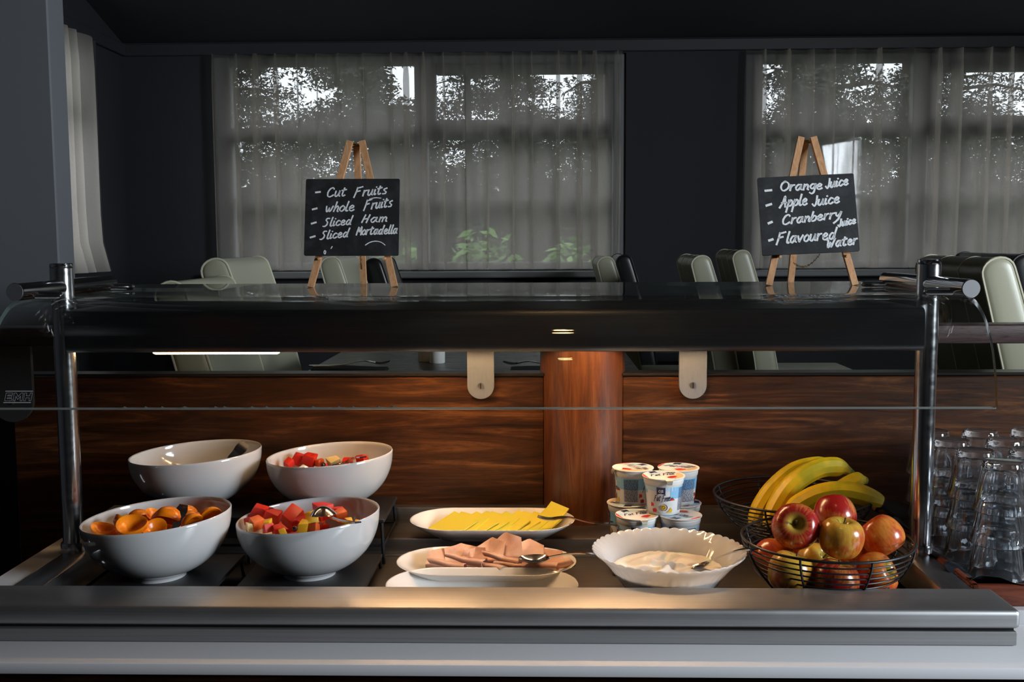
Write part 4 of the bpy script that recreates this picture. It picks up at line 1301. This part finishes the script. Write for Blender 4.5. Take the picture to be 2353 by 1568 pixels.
# ------------------------------------------------------------------ cutlery
def frame_from(a, c, up=(0, 0, 1)):
    a, c = Vector(a), Vector(c)
    x = (c - a).normalized()
    u = Vector(up)
    z = (u - x * u.dot(x)).normalized()
    y = z.cross(x)
    M = Matrix((x, y, z)).transposed().to_4x4()
    return M
def spoon(end, tip, label, up=(0, 0, 1), bw=0.019, bl_=0.062, deep=0.010, flip=False, m_=None, hw=0.0085, arch=0.012):
    """handle end at `end`, bowl tip at `tip`"""
    e, c = Vector(end), Vector(tip)
    L = (c - e).length
    M = frame_from(e, c, up)
    t = bpy.data.objects.new('serving_spoon', None)
    C.objects.link(t)
    M.translation = e
    t.matrix_world = M
    tag(t, label, 'spoon', 'spoons')
    s = -1 if flip else 1
    hl = L - bl_
    pts = [(0, hw * .72), (.012, hw), (hl * .35, hw * .72), (hl * .75, hw * .40), (hl + .004, hw * .42)]
    MB().sheet(lambda u, v: ((hl + .006) * u, (v - .5) * 2 * interp(pts, (hl + .006) * u), s * arch * math.sin(PI * min(1, u)) * (1 - .3 * u)), 26, 4, .0022).build('handle', m_ or M_cut, t)
    def fn(u, v):
        r = u
        a = 2 * PI * v
        x = hl + bl_ * (0.5 + 0.5 * r * math.cos(a))
        k = 1 - .18 * math.cos(a)
        return (x, bw * r * math.sin(a) * k, -s * deep * (1 - r * r))
    MB().sheet(lambda u, v: fn(max(u, .02), v), 9, 33, .0014).build('spoon_bowl', m_ or M_cut, t, 80)
    return t
spoon((-0.583, 1.662, 0.992), (-0.591, 1.574, 0.914), 'steel spoon standing in the bowl of apricots', up=(.2, -1, .5), hw=.0095, bl_=.04, arch=.003)
spoon((-0.273, 1.528, 1.000), (-0.372, 1.700, 0.968), 'steel spoon lying back-up on the front bowl of cut fruit', flip=True, bw=.021, bl_=.058, deep=.014, arch=.004, hw=.007)
spoon((-0.308, 1.785, 1.046), (-0.385, 1.935, 0.998), 'steel spoon in the rear bowl of watermelon', arch=.004)
spoon((-0.547, 1.905, 1.047), (-0.635, 1.880, 0.951), 'steel spoon standing in the empty bowl', up=(.5, -1, .6), hw=.0105, bl_=.05)
spoon((0.115, 1.692, 0.895), (-0.036, 1.706, 0.892), 'steel serving spoon lying on the plate of ham', bw=.018, bl_=.052, deep=.009, arch=.010, hw=.006)
spoon((0.338, 1.580, 0.947), (0.236, 1.650, 0.892), 'steel spoon resting in the bowl of yoghurt', bw=.016, bl_=.045, deep=.006, arch=.006, hw=.0095)
fork('serving_fork', (0.066, 1.872, 0.9035), (0, -.02, PI - .10), 'steel fork lying on the plate of cheese', None, .165, 'fork', 1.0)

# ------------------------------------------------------------------ oblong plates
def plate_mesh():
    Lc = .072
    prof = [(0, .003), (.030, .003), (.034, 0), (.038, 0), (.040, .003), (.052, .009), (.070, .022), (.0815, .0318), (.0818, .0330), (.0802, .0334), (.0785, .0322), (.066, .0225), (.050, .0115), (.036, .0062), (.020, .0055), (0, .0055)]
    n = 64
    rows, vs = [], []
    for r, z in prof:
        row = []
        for k in range(n):
            a = 2 * PI * (k + .5) / n
            x = r * math.cos(a)
            sx = Lc * (1 if math.cos(a) > 0 else -1)
            row.append(len(vs))
            vs.append((x + sx * (0.78 + 0.22 * r / .082), r * math.sin(a), z))
        rows.append(row)
    fs = []
    for A, B in zip(rows, rows[1:]):
        for k in range(n):
            fs.append((A[k], A[(k + 1) % n], B[(k + 1) % n], B[k]))
    return MB().add(vs, fs)
pm = plate_mesh().mesh('oblong_plate', M_ceramic, 60)
tag(link('oblong_plate', pm, None, (-0.089, 1.908, 0.8705)), 'white oblong plate of sliced cheese', 'plate', 'white oblong plates')
tag(link('oblong_plate', pm, None, (-0.092, 1.742, 0.8425)), 'white oblong plate of folded ham', 'plate', 'white oblong plates')
tag(link('oblong_plate', pm, None, (-0.093, 1.622, 0.8425)), 'white oblong plate half hidden behind the front steel rail', 'plate', 'white oblong plates')

# cheese slices shingled along the plate
def slice_mesh():
    m = MB()
    p = [(-.034, -.034), (.034, -.034), (.034, .034), (-.034, .034)]
    m.prism(p, -.0011, .0011, 'z')
    return m.mesh('cheese_slice', M_cheese, 0)
cmesh = slice_mesh()
ORD = ['first', 'second', 'third', 'fourth', 'fifth', 'sixth', 'seventh', 'eighth', 'ninth']
def lay(o, x, y, z, rx, ry, rz, sc=1.0):
    o.matrix_world = T(x, y, z) @ RX(rx) @ RY(ry) @ RZ(rz) @ Matrix.Scale(sc, 4)
for k in range(9):
    o = link('cheese_slice', cmesh)
    lay(o, -0.163 + .0195 * k, 1.908 + .003 * math.sin(k * 2.2), 0.8915 + .0002 * k, .28, -.17, .80 + .13 * math.sin(k * 1.9), 1.0)
    tag(o, '%s yellow cheese slice from the left end of the plate' % ORD[k], 'cheese', 'cheese slices on the plate')
for (x, y, z, rx, ry, rz, sc_, lab) in ((0.012, 1.918, 0.898, .34, -.42, .80, .85, 'yellow cheese slice propped up behind the fork'), (0.024, 1.935, 0.9035, .62, -.48, .85, .72, 'yellow cheese slice standing highest at the right end')):
    o = link('cheese_slice', cmesh)
    lay(o, x, y, z, rx, ry, rz, sc_)
    tag(o, lab, 'cheese', 'cheese slices on the plate')

# ham: rolled cornets in front, loose flaps standing behind them
def cornet_mesh(seed):
    rnd = random.Random(seed)
    tw, g0, g1 = rnd.uniform(3.9, 5.0), rnd.uniform(.0030, .0045), rnd.uniform(.0075, .0105)
    def fn(u, v):
        r = (g0 + (g1 - g0) * u) * (1 + .10 * v + .06 * math.sin(9 * v + seed))
        th = -.5 - tw * v
        return (-.036 + .072 * u + .004 * math.sin(5 * v + seed), r * math.cos(th), r * math.sin(th) * .75 + .0062 + .0012 * math.sin(7 * u + seed))
    return MB().sheet(fn, 14, 24, .0013).mesh('ham_slice', M_ham, 70)
def flap_mesh(seed):
    rnd = random.Random(seed)
    pk = rnd.uniform(.35, .65)
    def fn(u, v):
        # front edge nearly straight, back edge drawn up to a blunt corner
        x = -.036 + .072 * u
        back = .020 + .034 * (1 - abs(u - pk) / max(pk, 1 - pk)) + .002 * math.sin(9 * u + seed)
        y = -.020 + (back + .012) * v
        z = .004 * math.sin(4.5 * u + seed) * (.4 + v) + .006 * v * v
        if v < .18:                      # the front edge folds under
            z -= (.18 - v) ** 2 * .16
            y += (.18 - v) * .03
        return (x, y, z)
    return MB().sheet(fn, 18, 14, .0013).mesh('ham_slice', M_ham, 70)
CN = [cornet_mesh(k) for k in range(3)]
FL_ = [flap_mesh(k + 20) for k in range(4)]
HAM = [('f', -0.160, 1.742, .864, .22, -.10, -.10, 'pale ham flap at the left end of the plate'), ('f', -0.128, 1.748, .867, .34, -.12, .12, 'ham flap with a low corner, second from the left'), ('f', -0.098, 1.748, .870, .40, -.10, -.10, 'ham flap with a raised corner left of the middle'),
       ('f', -0.066, 1.750, .872, .52, -.12, .05, 'ham flap with the tallest corner'), ('f', -0.030, 1.748, .869, .40, -.16, -.05, 'ham flap behind the serving spoon'), ('f', 0.004, 1.744, .865, .26, -.10, .10, 'ham flap at the right end of the plate'),
       ('c', -0.158, 1.714, .860, .05, .06, -.42, 'rolled ham slice at the front left'), ('c', -0.126, 1.722, .866, .05, .10, -.35, 'rolled ham slice lying across the left flaps'), ('c', -0.092, 1.708, .861, .05, .06, -.50, 'rolled ham slice in the middle of the front'),
       ('c', -0.066, 1.724, .868, .05, .12, -.45, 'open rolled ham slice below the tallest corner'), ('c', -0.040, 1.706, .861, .05, .05, -.15, 'small rolled ham slice left of the spoon'), ('c', -0.006, 1.704, .860, .05, .04, .10, 'crinkled rolled ham slice under the spoon'), ('c', 0.020, 1.714, .861, .05, .02, .35, 'crinkled rolled ham slice at the right end')]
for k, (c, x, y, z, rx, ry, rz, lab) in enumerate(HAM):
    o = link('ham_slice', CN[k % 3] if c == 'c' else FL_[k % 4])
    lay(o, x, y + .013, z + .006, rx, ry, rz)
    tag(o, lab, 'ham', 'folded ham slices')

# ------------------------------------------------------------------ scalloped bowl of yoghurt
t = thing('yoghurt_bowl', (0.2065, 1.645, ZW + .0005), 'white scalloped glass bowl of cream yoghurt', 'bowl')
NS = 46
def sc(r, z, a):
    q = max(0, (z - .006) / .072)
    return r * (1 + .011 * q * (abs(math.cos(NS / 2 * a)) - .5))
pr_o = [(0, .002), (.046, .002), (.050, 0), (.054, 0), (.058, .004), (.066, .012), (.084, .034), (.100, .054), (.114, .067), (.1235, .0735), (.1250, .0755), (.1238, .0768), (.1120, .0705), (.0975, .0575), (.080, .036), (.062, .0145), (.050, .008), (.02, .0065), (0, .0065)]
m = MB().lathe(pr_o, 276, rf=sc)
m.v = [(x, y, z + .0016 * max(0, (z - .06) / .015) * (abs(math.cos(NS / 2 * math.atan2(y, x))) - .5)) for x, y, z in m.v]
m.v = [(x * .98, y * .98, z * 1.09) for x, y, z in m.v]
m.build('bowl', M_opal, t, 60)
def yg(u, v):
    a, r = 2 * PI * u, .0925 * v
    x, y = r * math.cos(a), r * math.sin(a)
    sw = math.sin(3 * a + 55 * r + 2 * math.sin(40 * x)) * .0032 + .0028 * math.sin(95 * x + 60 * y + 3 * math.sin(70 * y)) + .0012 * math.sin(230 * x - 190 * y + 3 * math.sin(60 * x))
    return (x * .98, y * .98, .0520 + sw * (1 - v ** 6) + .004 * (1 - v * v))
MB().grid(yg, 120, 46, wrapu=True).build('yoghurt', M_yog, t, 180)

# ------------------------------------------------------------------ yoghurt pots
PT_H, R0, R1 = 0.066, 0.0290, 0.0350
def make_pot():
    t = thing('yoghurt_pot', (0, 0, 0), 'x', 'yoghurt pot', 'fat free yoghurt pots')
    def rad(z):
        return R0 + (R1 - R0) * (z / PT_H)
    body = [(0, .0015), (R0 - .004, .0015), (R0 - .003, 0), (R0 - .001, 0), (R0, .0012)] + [(rad(z), z) for z in (.004, .02, .04, .052)] + [(rad(.053) + .0012, .0535), (R1 + .0006, .0565), (R1 + .0010, .0605), (R1 + .0002, .0612), (R1 + .0004, .0632), (R1 + .0030, .0645), (R1 + .0032, .0655), (0, .0655)]
    MB().lathe(body, 56).build('cup', M_plast, t, 40)
    lid = MB().lathe([(0, .0655), (R1 + .0030, .0655), (R1 + .0034, .0658), (R1 + .0030, .0664), (R1 - .002, .0662), (R1 - .003, .0659), (0, .0659)], 56).build('lid', M_wprint, t, 40)
    # printed sleeve; angle 0 faces the front (-y), u runs to the right
    e = .00025
    def on(u, z, k=1.0):
        a = -PI / 2 + u
        r = rad(z) + e * k
        return (r * math.cos(a), r * math.sin(a), z)
    sl = MB().grid(lambda u, v: on(-2.9 + 5.8 * u, .005 + .046 * v, 1), 60, 8).build('sleeve', M_wprint, t, 60)
    def poly(name, pts, m_, k):
        # polygon given in (angle, z) -- fan through its centre, edges subdivided
        P = []
        for i in range(len(pts)):
            a, c = Vector(pts[i]), Vector(pts[(i + 1) % len(pts)])
            for q in range(3):
                P.append(a.lerp(c, q / 3))
        cen = sum(P, Vector((0, 0))) / len(P)
        vs = [on(cen.x, cen.y, k)] + [on((cen.x + p.x) / 2, (cen.y + p.y) / 2, k) for p in P] + [on(p.x, p.y, k) for p in P]
        n = len(P)
        return MB().add(vs, [(0, 1 + i, 1 + (i + 1) % n) for i in range(n)] + [(1 + i, 1 + n + i, 1 + n + (i + 1) % n, 1 + (i + 1) % n) for i in range(n)]).build(name, m_, sl, 180)
    def patch(name, a0, a1, z0, z1, m_, k):
        return MB().grid(lambda u, v: on(a0 + (a1 - a0) * u, z0 + (z1 - z0) * v, k), 18, 4).build(name, m_, sl, 60)
    patch('blue_band', -2.9, .42, .044, .051, M_sky2, 2)
    patch('blue_panel', .10, 2.9, .030, .051, M_sky, 2)
    patch('blue_band', -2.9, -1.25, .038, .044, M_sky, 2)
    for off in (0.0, 2.55, -2.3):
        c0 = -0.40 + off
        poly('pennant', [(c0 - .23, .051), (c0 + .23, .051), (c0 + .23, .0375), (c0, .0405), (c0 - .23, .0375)], M_navy, 4)
        m = MB()
        f = lambda x, y: on(x, y, 6)
        write(m, 'ca', c0 - .13, c0 + .13, .0425, .0425, .0062, lambda x, y: on(x, y, 6), .0011, 0)
        # stroke width is in mixed units, so letters are drawn in millimetres and scaled to angle
        m.v.clear(); m.f.clear(); m.mi.clear()
        g_ = lambda x, y: on(c0 + x / .0325, y, 6)
        write(m, 'ca', -.0038, .0038, .0425, .0425, .0068, g_, .0009, 0)
        m.build('pennant_letters', M_wprint, sl, 0)
        m = MB()
        g2 = lambda x, y: on(c0 + x / .032, y, 4)
        write(m, 'Fat', -.0125, -.0015, .0255, .0265, .0105, g2, .00105, .15)
        write(m, 'Free', .0015, .0155, .0250, .0275, .0115, g2, .00105, .15)
        m.build('lettering', M_navy, sl, 0)['label'] = 'navy script reading Fat Free'
        disc = lambda cx_, cz_, r: [(cx_ + r / .031 * math.cos(q), cz_ + r * math.sin(q)) for q in [2 * PI * j / 12 for j in range(12)]]
        poly('fruit_print', disc(c0 + .17, .0145, .0062), M_purp, 3)
        poly('fruit_print', disc(c0 + .14, .0147, .0054), M_wprint, 4)
        poly('fruit_print', disc(c0 + .14, .0147, .0046), M_yelp, 5)
        for j in range(7):
            poly('seed_print', disc(c0 + .14 + .08 * math.cos(j * 2.4), .0147 + .0026 * math.sin(j * 2.4), .0007), M_purp, 6)
        poly('fruit_print', [(c0 + .30, .0055), (c0 + .62, .0055), (c0 + .66, .0105), (c0 + .55, .0145), (c0 + .47, .0100)], M_yelp, 4)
        poly('fruit_print', [(c0 - .50, .0055), (c0 - .28, .0055), (c0 - .25, .0090), (c0 - .36, .0125), (c0 - .52, .0110)], M_redp, 4)
        poly('fruit_print', [(c0 - .62, .0150), (c0 - .42, .0165), (c0 - .44, .0210), (c0 - .60, .0230)], M_redp, 4)
        poly('fruit_print', [(c0 + .50, .0270), (c0 + .80, .0275), (c0 + .68, .0305), (c0 + .56, .0312)], M_redp, 5)
        poly('leaf_print', [(c0 + .55, .0310), (c0 + .72, .0305), (c0 + .66, .0325), (c0 + .58, .0330)], M_grnp, 6)
    m = MB()
    for c1 in (1.05, -1.85):
        for j in range(19):
            z = .0475 - .0022 * j
            x = c1 - .40
            while x < c1 + .40:
                q = random.uniform(.06, .22)
                x2 = min(x + q, c1 + .40)
                m.add([on(x, z, 5), on((x + x2) / 2, z, 5), on(x2, z, 5), on(x2, z + .00115, 5), on((x + x2) / 2, z + .00115, 5), on(x, z + .00115, 5)], [(0, 1, 4, 5), (1, 2, 3, 4)])
                x = x2 + .025
    m.build('small_print', M_navy, sl, 0)['kind'] = 'stuff'
    # printed lid
    zl = .06615
    def lid_poly(name, pts, m_, k):
        MB().add([(x, y, zl + k * .00012) for x, y in pts], [tuple(range(len(pts)))]).build(name, m_, lid, 0)
    Rl = R1 + .0024
    lid_poly('blue_field', [(Rl * math.cos(a), Rl * math.sin(a)) for a in [PI * .30 + PI * .75 * j / 20 for j in range(21)]], M_sky2, 1)
    lid_poly('cream_field', [(Rl * math.cos(a), Rl * math.sin(a)) for a in [-PI * .42 + PI * .62 * j / 16 for j in range(17)]], M_cream, 1)
    lid_poly('red_field', [(Rl * math.cos(a), Rl * math.sin(a)) for a in [PI * .86 + PI * .32 * j / 12 for j in range(13)]], M_redp, 2)
    lid_poly('pennant', [(-.021, .029), (-.008, .034), (-.006, .019), (-.012, .021), (-.019, .015)], M_navy, 3)
    lid_poly('berry_print', [(.000, -.020), (.010, -.026), (.021, -.016), (.018, -.009), (.008, -.012)], M_redp, 3)
    m = MB()
    write(m, 'Fat', -.024, -.006, -.006, -.004, .013, lambda x, y: (x, y, zl + .0004), .0016, .15)
    write(m, 'Free', -.001, .020, -.003, .001, .014, lambda x, y: (x, y, zl + .0004), .0016, .15)
    m.build('lid_lettering', M_navy, lid, 0)
    m = MB()
    for j in range(9):
        x = .009 + .0019 * j
        m.add([(x, .012, zl + .0004), (x + .0007 + .0005 * (j % 3), .012, zl + .0004), (x + .0007 + .0005 * (j % 3), .021, zl + .0004), (x, .021, zl + .0004)], [(0, 1, 2, 3)])
    m.build('barcode_print', M_navy, lid, 0)['kind'] = 'stuff'
    tab = MB().sheet(lambda u, v: ((u - .5) * .016 * (1 - .5 * v), -R1 - .001 - .006 * math.sin(v * 1.4), .0656 - .0085 * v * v), 8, 8, .0003)
    tab.build('tab', M_foil, lid, 60)
    return t
pot = make_pot()
POTS = [(0.221, 1.842, 0.9355, .15, 'yoghurt pot on top in front, its Fat Free print facing forward'), (0.172, 1.906, 0.9360, -1.25, 'yoghurt pot on top at left, small print facing forward'), (0.256, 1.907, 0.9360, -.55, 'yoghurt pot on top at right, behind the front one'),
        (0.172, 1.825, 0.8685, .25, 'bottom yoghurt pot in front at left'), (0.249, 1.824, 0.8685, 2.2, 'bottom yoghurt pot in front at right'), (0.162, 1.9035, 0.8705, 2.6, 'bottom yoghurt pot at the back left, under another pot'), (0.260, 1.9035, 0.8705, -2.0, 'bottom yoghurt pot at the back right, under another pot')]
for k, (x, y, z, rz, lab) in enumerate(POTS):
    if k == 0:
        pot.location = (x, y, z)
        pot.rotation_euler = (0, 0, rz)
        pot['label'] = lab
    else:
        dup(pot, (x, y, z), (0, 0, rz), lab)
tag(MB().box((0.125, 1.762, ZW), (0.297, 1.866, 0.868), .002, 1).build('steel_block', M_steel_well, None, 0), 'low steel block under the front yoghurt pots', 'riser')

# ------------------------------------------------------------------ wire baskets
def basket(x, y, z, R, r0, H, label, nr):
    t = thing('wire_basket', (x, y, z), label, 'basket', 'black wire baskets')
    def rad(q):
        return r0 + (R - r0) * (1 - (1 - q) ** 1.6)
    def ring(r, zz, w_, name):
        MB().tube([(r * math.cos(a), r * math.sin(a), zz) for a in [2 * PI * j / 64 for j in range(64)]], w_, 8, closed=True).build(name, M_black, t, 80)
    ring(R, H, .0023, 'rim_wire')
    for k in range(nr):
        q = k / nr
        ring(rad(q), .002 + (H - .002) * q, .0014, 'wire_ring')
    for k in range(3):
        ring(r0 * (k + .6) / 3.6, .002, .0013, 'base_ring')
    for k in range(8):
        a = 2 * PI * (k + .3) / 8
        MB().tube([((rad(q) + .0018) * math.cos(a), (rad(q) + .0018) * math.sin(a), .002 + (H - .002) * q) for q in [j / 12 for j in range(13)]], .0019, 7).build('rib', M_black, t, 80)
        MB().tube([(.006 * math.cos(a), .006 * math.sin(a), .0015), (r0 * math.cos(a), r0 * math.sin(a), .0015)], .0014, 6).build('base_spoke', M_black, t, 80)
basket(0.455, 1.634, ZW + .0015, 0.132, 0.062, 0.104, 'black wire basket of apples, in front', 11)
basket(0.459, 1.882, Z2 + .0015, 0.140, 0.060, 0.086, 'black wire basket of bananas, behind the apples', 10)

# ------------------------------------------------------------------ apples
def apple_meshes():
    prf = [(0, .0185), (.0035, .0200), (.0075, .0255), (.0120, .0290), (.0180, .0300), (.0250, .0275), (.0310, .0205), (.0345, .0110), (.0350, .0010), (.0335, -.0095), (.0295, -.0195), (.0240, -.0265), (.0175, -.0300), (.0115, -.0308), (.0070, -.0290), (.0035, -.0255), (0, -.0245)]
    m = MB()
    P = smooth_line([(r, z, 0) for r, z in prf], 2)
    m.lathe([(max(0, p.x) if 0 < i < len(P) - 1 else 0, p.y) for i, p in enumerate(P)], 40, rf=lambda r, z, a: r * (1 + .022 * math.cos(5 * a) * (.4 - z * 12) + .012 * math.cos(2 * a + 1)))
    return m
AB = {k: apple_meshes().mesh('skin', mm, 180) for k, mm in (('r', M_appleR), ('y', M_appleY), ('o', M_appleO))}
SM = MB().tube([(0, 0, .018), (.001, 0, .026), (.0035, .001, .0345)], [.0012, .0011, .0015], 7).mesh('stem', M_stem, 60)
BM = MB().lathe([(0, -.0245), (.0028, -.0262), (.0034, -.0278), (.0016, -.0265), (0, -.0258)], 9).mesh('blossom_end', M_stem, 60)
APP = [('r', 0.402, 1.620, .969, 1.05, (.95, -.75, .2), 'red apple on top at left, its stem hollow turned forward'), ('r', 0.486, 1.702, .967, 1.0, (PI - .3, .5, 1.0), 'red apple on top at the back'), ('y', 0.467, 1.596, .958, .97, (.12, .04, .4), 'yellow apple on top in front, stem upright'), ('o', 0.546, 1.648, .947, .97, (PI - .5, -.5, .3), 'orange-red apple on top at right'),
       ('y', 0.385, 1.578, .908, 1.0, (.3, .2, 1.2), 'yellow apple behind the basket wires, left'), ('r', 0.449, 1.563, .899, 1.03, (.25, -.1, 2.0), 'red and yellow apple behind the basket wires, middle'), ('o', 0.517, 1.592, .900, 1.0, (.9, .6, .5), 'orange-red apple behind the basket wires, right'), ('o', 0.374, 1.650, .906, 1.0, (2.0, .4, .9), 'dark red apple low at the left side of the basket'),
       ('y', 0.446, 1.655, .895, 1.0, (.6, .2, .3), 'yellow apple low in the middle of the heap'), ('r', 0.520, 1.685, .898, 1.0, (1.9, .4, .3), 'red apple low at the back right'), ('o', 0.430, 1.715, .905, .95, (1.2, .4, 2.3), 'orange-red apple low at the back of the basket')]
for k, x, y, z, s, rot, lab in APP:
    t = thing('apple', (x, y, z), lab, 'apple', 'apples in the front basket', rot=rot)
    t.scale = (s, s, s * .98)
    link('skin', AB[k], t)
    link('stem', SM, t)
    link('blossom_end', BM, t)

# ------------------------------------------------------------------ bananas
def banana(pts, r, label, stem=True):
    P = smooth_line(pts, 8)
    t = thing('banana', tuple(P[0]), label, 'banana', 'bananas in the rear basket')
    o = P[0]
    n = len(P)
    k0, k1 = int(n * .10), int(n * .93)
    def rr_(i):
        q = i / (n - 1)
        if q < .10:
            return r * (.36 + .10 * q / .10)
        if q < .26:
            s = (q - .10) / .16
            return r * (.46 + .54 * (s * s * (3 - 2 * s)))
        if q > .74:
            s = (1 - q) / .26
            return r * (.27 + .73 * s ** .62)
        return r
    def five(mb):
        # flatten the round tube a little towards five sides
        return mb
    pts_ = [tuple(p - o) for p in P]
    MB().tube(pts_[k0:k1 + 1], [rr_(i) for i in range(k0, k1 + 1)], 10).build('peel', M_banana, t, 28)
    MB().tube(pts_[:k0 + 1], [rr_(i) for i in range(k0 + 1)], 8).build('neck', M_bangrn if stem else M_bantip, t, 40)
    MB().tube(pts_[k1:], [rr_(i) * .98 for i in range(k1, n)], 8).build('tip', M_bantip, t, 40)
banana([(0.580, 1.915, .984), (0.555, 1.912, 1.000), (0.508, 1.900, 1.000), (0.458, 1.885, .972), (0.424, 1.872, .925), (0.412, 1.862, .893)], .0185, 'large banana arching highest in the rear basket')
banana([(0.566, 1.945, .985), (0.535, 1.945, .997), (0.480, 1.935, .990), (0.432, 1.922, .955), (0.402, 1.908, .912), (0.395, 1.895, .890)], .0175, 'banana behind the highest one')
banana([(0.432, 1.845, .915), (0.450, 1.840, .938), (0.490, 1.832, .966), (0.535, 1.826, .975), (0.580, 1.822, .966), (0.606, 1.820, .957)], .0195, 'banana lying in front with its tip pointing right', stem=False)
banana([(0.592, 1.875, .984), (0.575, 1.872, .985), (0.548, 1.868, .972), (0.515, 1.865, .945), (0.492, 1.862, .910)], .0165, 'short banana with its stalk end at upper right')

# ------------------------------------------------------------------ tray of tumblers
t = thing('drinks_tray', (0.90, 1.79, 0.868), 'mahogany tray with a black liner holding stacked tumblers', 'tray')
x0, x1, y0, y1 = -.253, .40, -.248, .232
MB().box((x0 + .01, y0 + .01, 0), (x1 - .01, y1 - .01, .012)).build('tray_base', M_trayw, t, 0)
for a, c in (((x0, y0, 0), (x1, y0 + .016, .033)), ((x0, y1 - .016, 0), (x1, y1, .033)), ((x0, y0, 0), (x0 + .016, y1, .033)), ((x1 - .016, y0, 0), (x1, y1, .033))):
    MB().box(a, c, .005, 3).build('tray_side', M_trayw, t)
def linf(u, v):
    x = x0 + .012 + (x1 - x0 - .024) * u
    y = y0 + .012 + (y1 - y0 - .024) * v
    e = min(u, 1 - u) * (x1 - x0), min(v, 1 - v) * (y1 - y0)
    d = min(e)
    z = .0150
    if d < .030:
        q = (1 - d / .030)
        z += q * (.020 + .005 * math.sin(u * 47) + .005 * math.sin(v * 39 + 1))
        x += q * .010 * math.sin(v * 33)
        y += q * .008 * math.sin(u * 37)
        if u * (x1 - x0) < .030:
            x -= .012 * q * q
        if v * (y1 - y0) < .030:
            y -= .006 * q * q
    return (x, y, z + .0008 * math.sin(u * 60) * math.sin(v * 45))
MB().sheet(linf, 90, 70, .0006).build('liner', M_liner, t, 60)['label'] = 'crumpled black plastic liner'
# tumbler, upside down: rim at z=0
def flute(r, z, a):
    q = max(0, min(1, (z - .012) / .008)) * max(0, min(1, (.078 - z) / .006))
    return r * (1 - .055 * q * (1 - abs(math.cos(5.5 * a))) ** 1.0)
tb = [(.0395, 0), (.0408, .0008), (.0412, .0025), (.0405, .010), (.0398, .0150), (.0385, .024), (.0350, .048), (.0310, .072), (.0300, .0785), (.0285, .0808), (.0200, .0800), (0, .0796)]
ti = [(0, .0690), (.0180, .0690), (.0245, .0680), (.0272, .0640), (.0300, .050), (.0340, .026), (.0372, .006)]
m = MB().lathe(tb + ti, 66, rf=flute)
# close the rim between the inner and the outer wall
m = MB().lathe([(0, .0796), (.0200, .0800), (.0285, .0808), (.0300, .0785), (.0310, .072), (.0330, .060), (.0350, .048), (.0368, .036), (.0385, .024), (.0398, .0150), (.0412, .010), (.0424, .0028), (.0420, .0008), (.0405, 0), (.0385, .0012), (.0372, .006), (.0356, .016), (.0340, .026), (.0320, .038), (.0300, .050), (.0272, .0640), (.0245, .0680), (.0180, .0690), (0, .0690)], 66,
               rf=lambda r, z, a: flute(r, z, a))
tmesh = m.mesh('tumbler', M_glass, 40)
def stack(x, y, n, lean, where):
    for k in range(n):
        z = 0.8845 + .052 * k
        pos = ['bottom', 'second', 'third', 'fourth'][k] if k < n - 1 else 'top'
        o = link('tumbler', tmesh, None, (x + lean * k, y + .0015 * k, z), (0, lean * 4, k * .4 + x * 9))
        tag(o, 'upturned clear tumbler, %s of the stack %s' % (pos, where), 'tumbler', 'stacked glass tumblers')
stack(0.725, 1.640, 3, .003, 'nearest the front of the tray')
stack(0.722, 1.732, 3, .002, 'second from the front along the tray edge')
stack(0.720, 1.822, 3, .001, 'just right of the steel post')
stack(0.720, 1.912, 3, .000, 'half hidden behind the steel post')
stack(0.812, 1.735, 3, .001, 'at the right edge, second row')
stack(0.810, 1.826, 3, .003, 'in the middle of the second row')
stack(0.808, 1.916, 3, .001, 'at the back of the tray, second row')
stack(0.898, 1.918, 3, .001, 'at the far right corner of the tray')
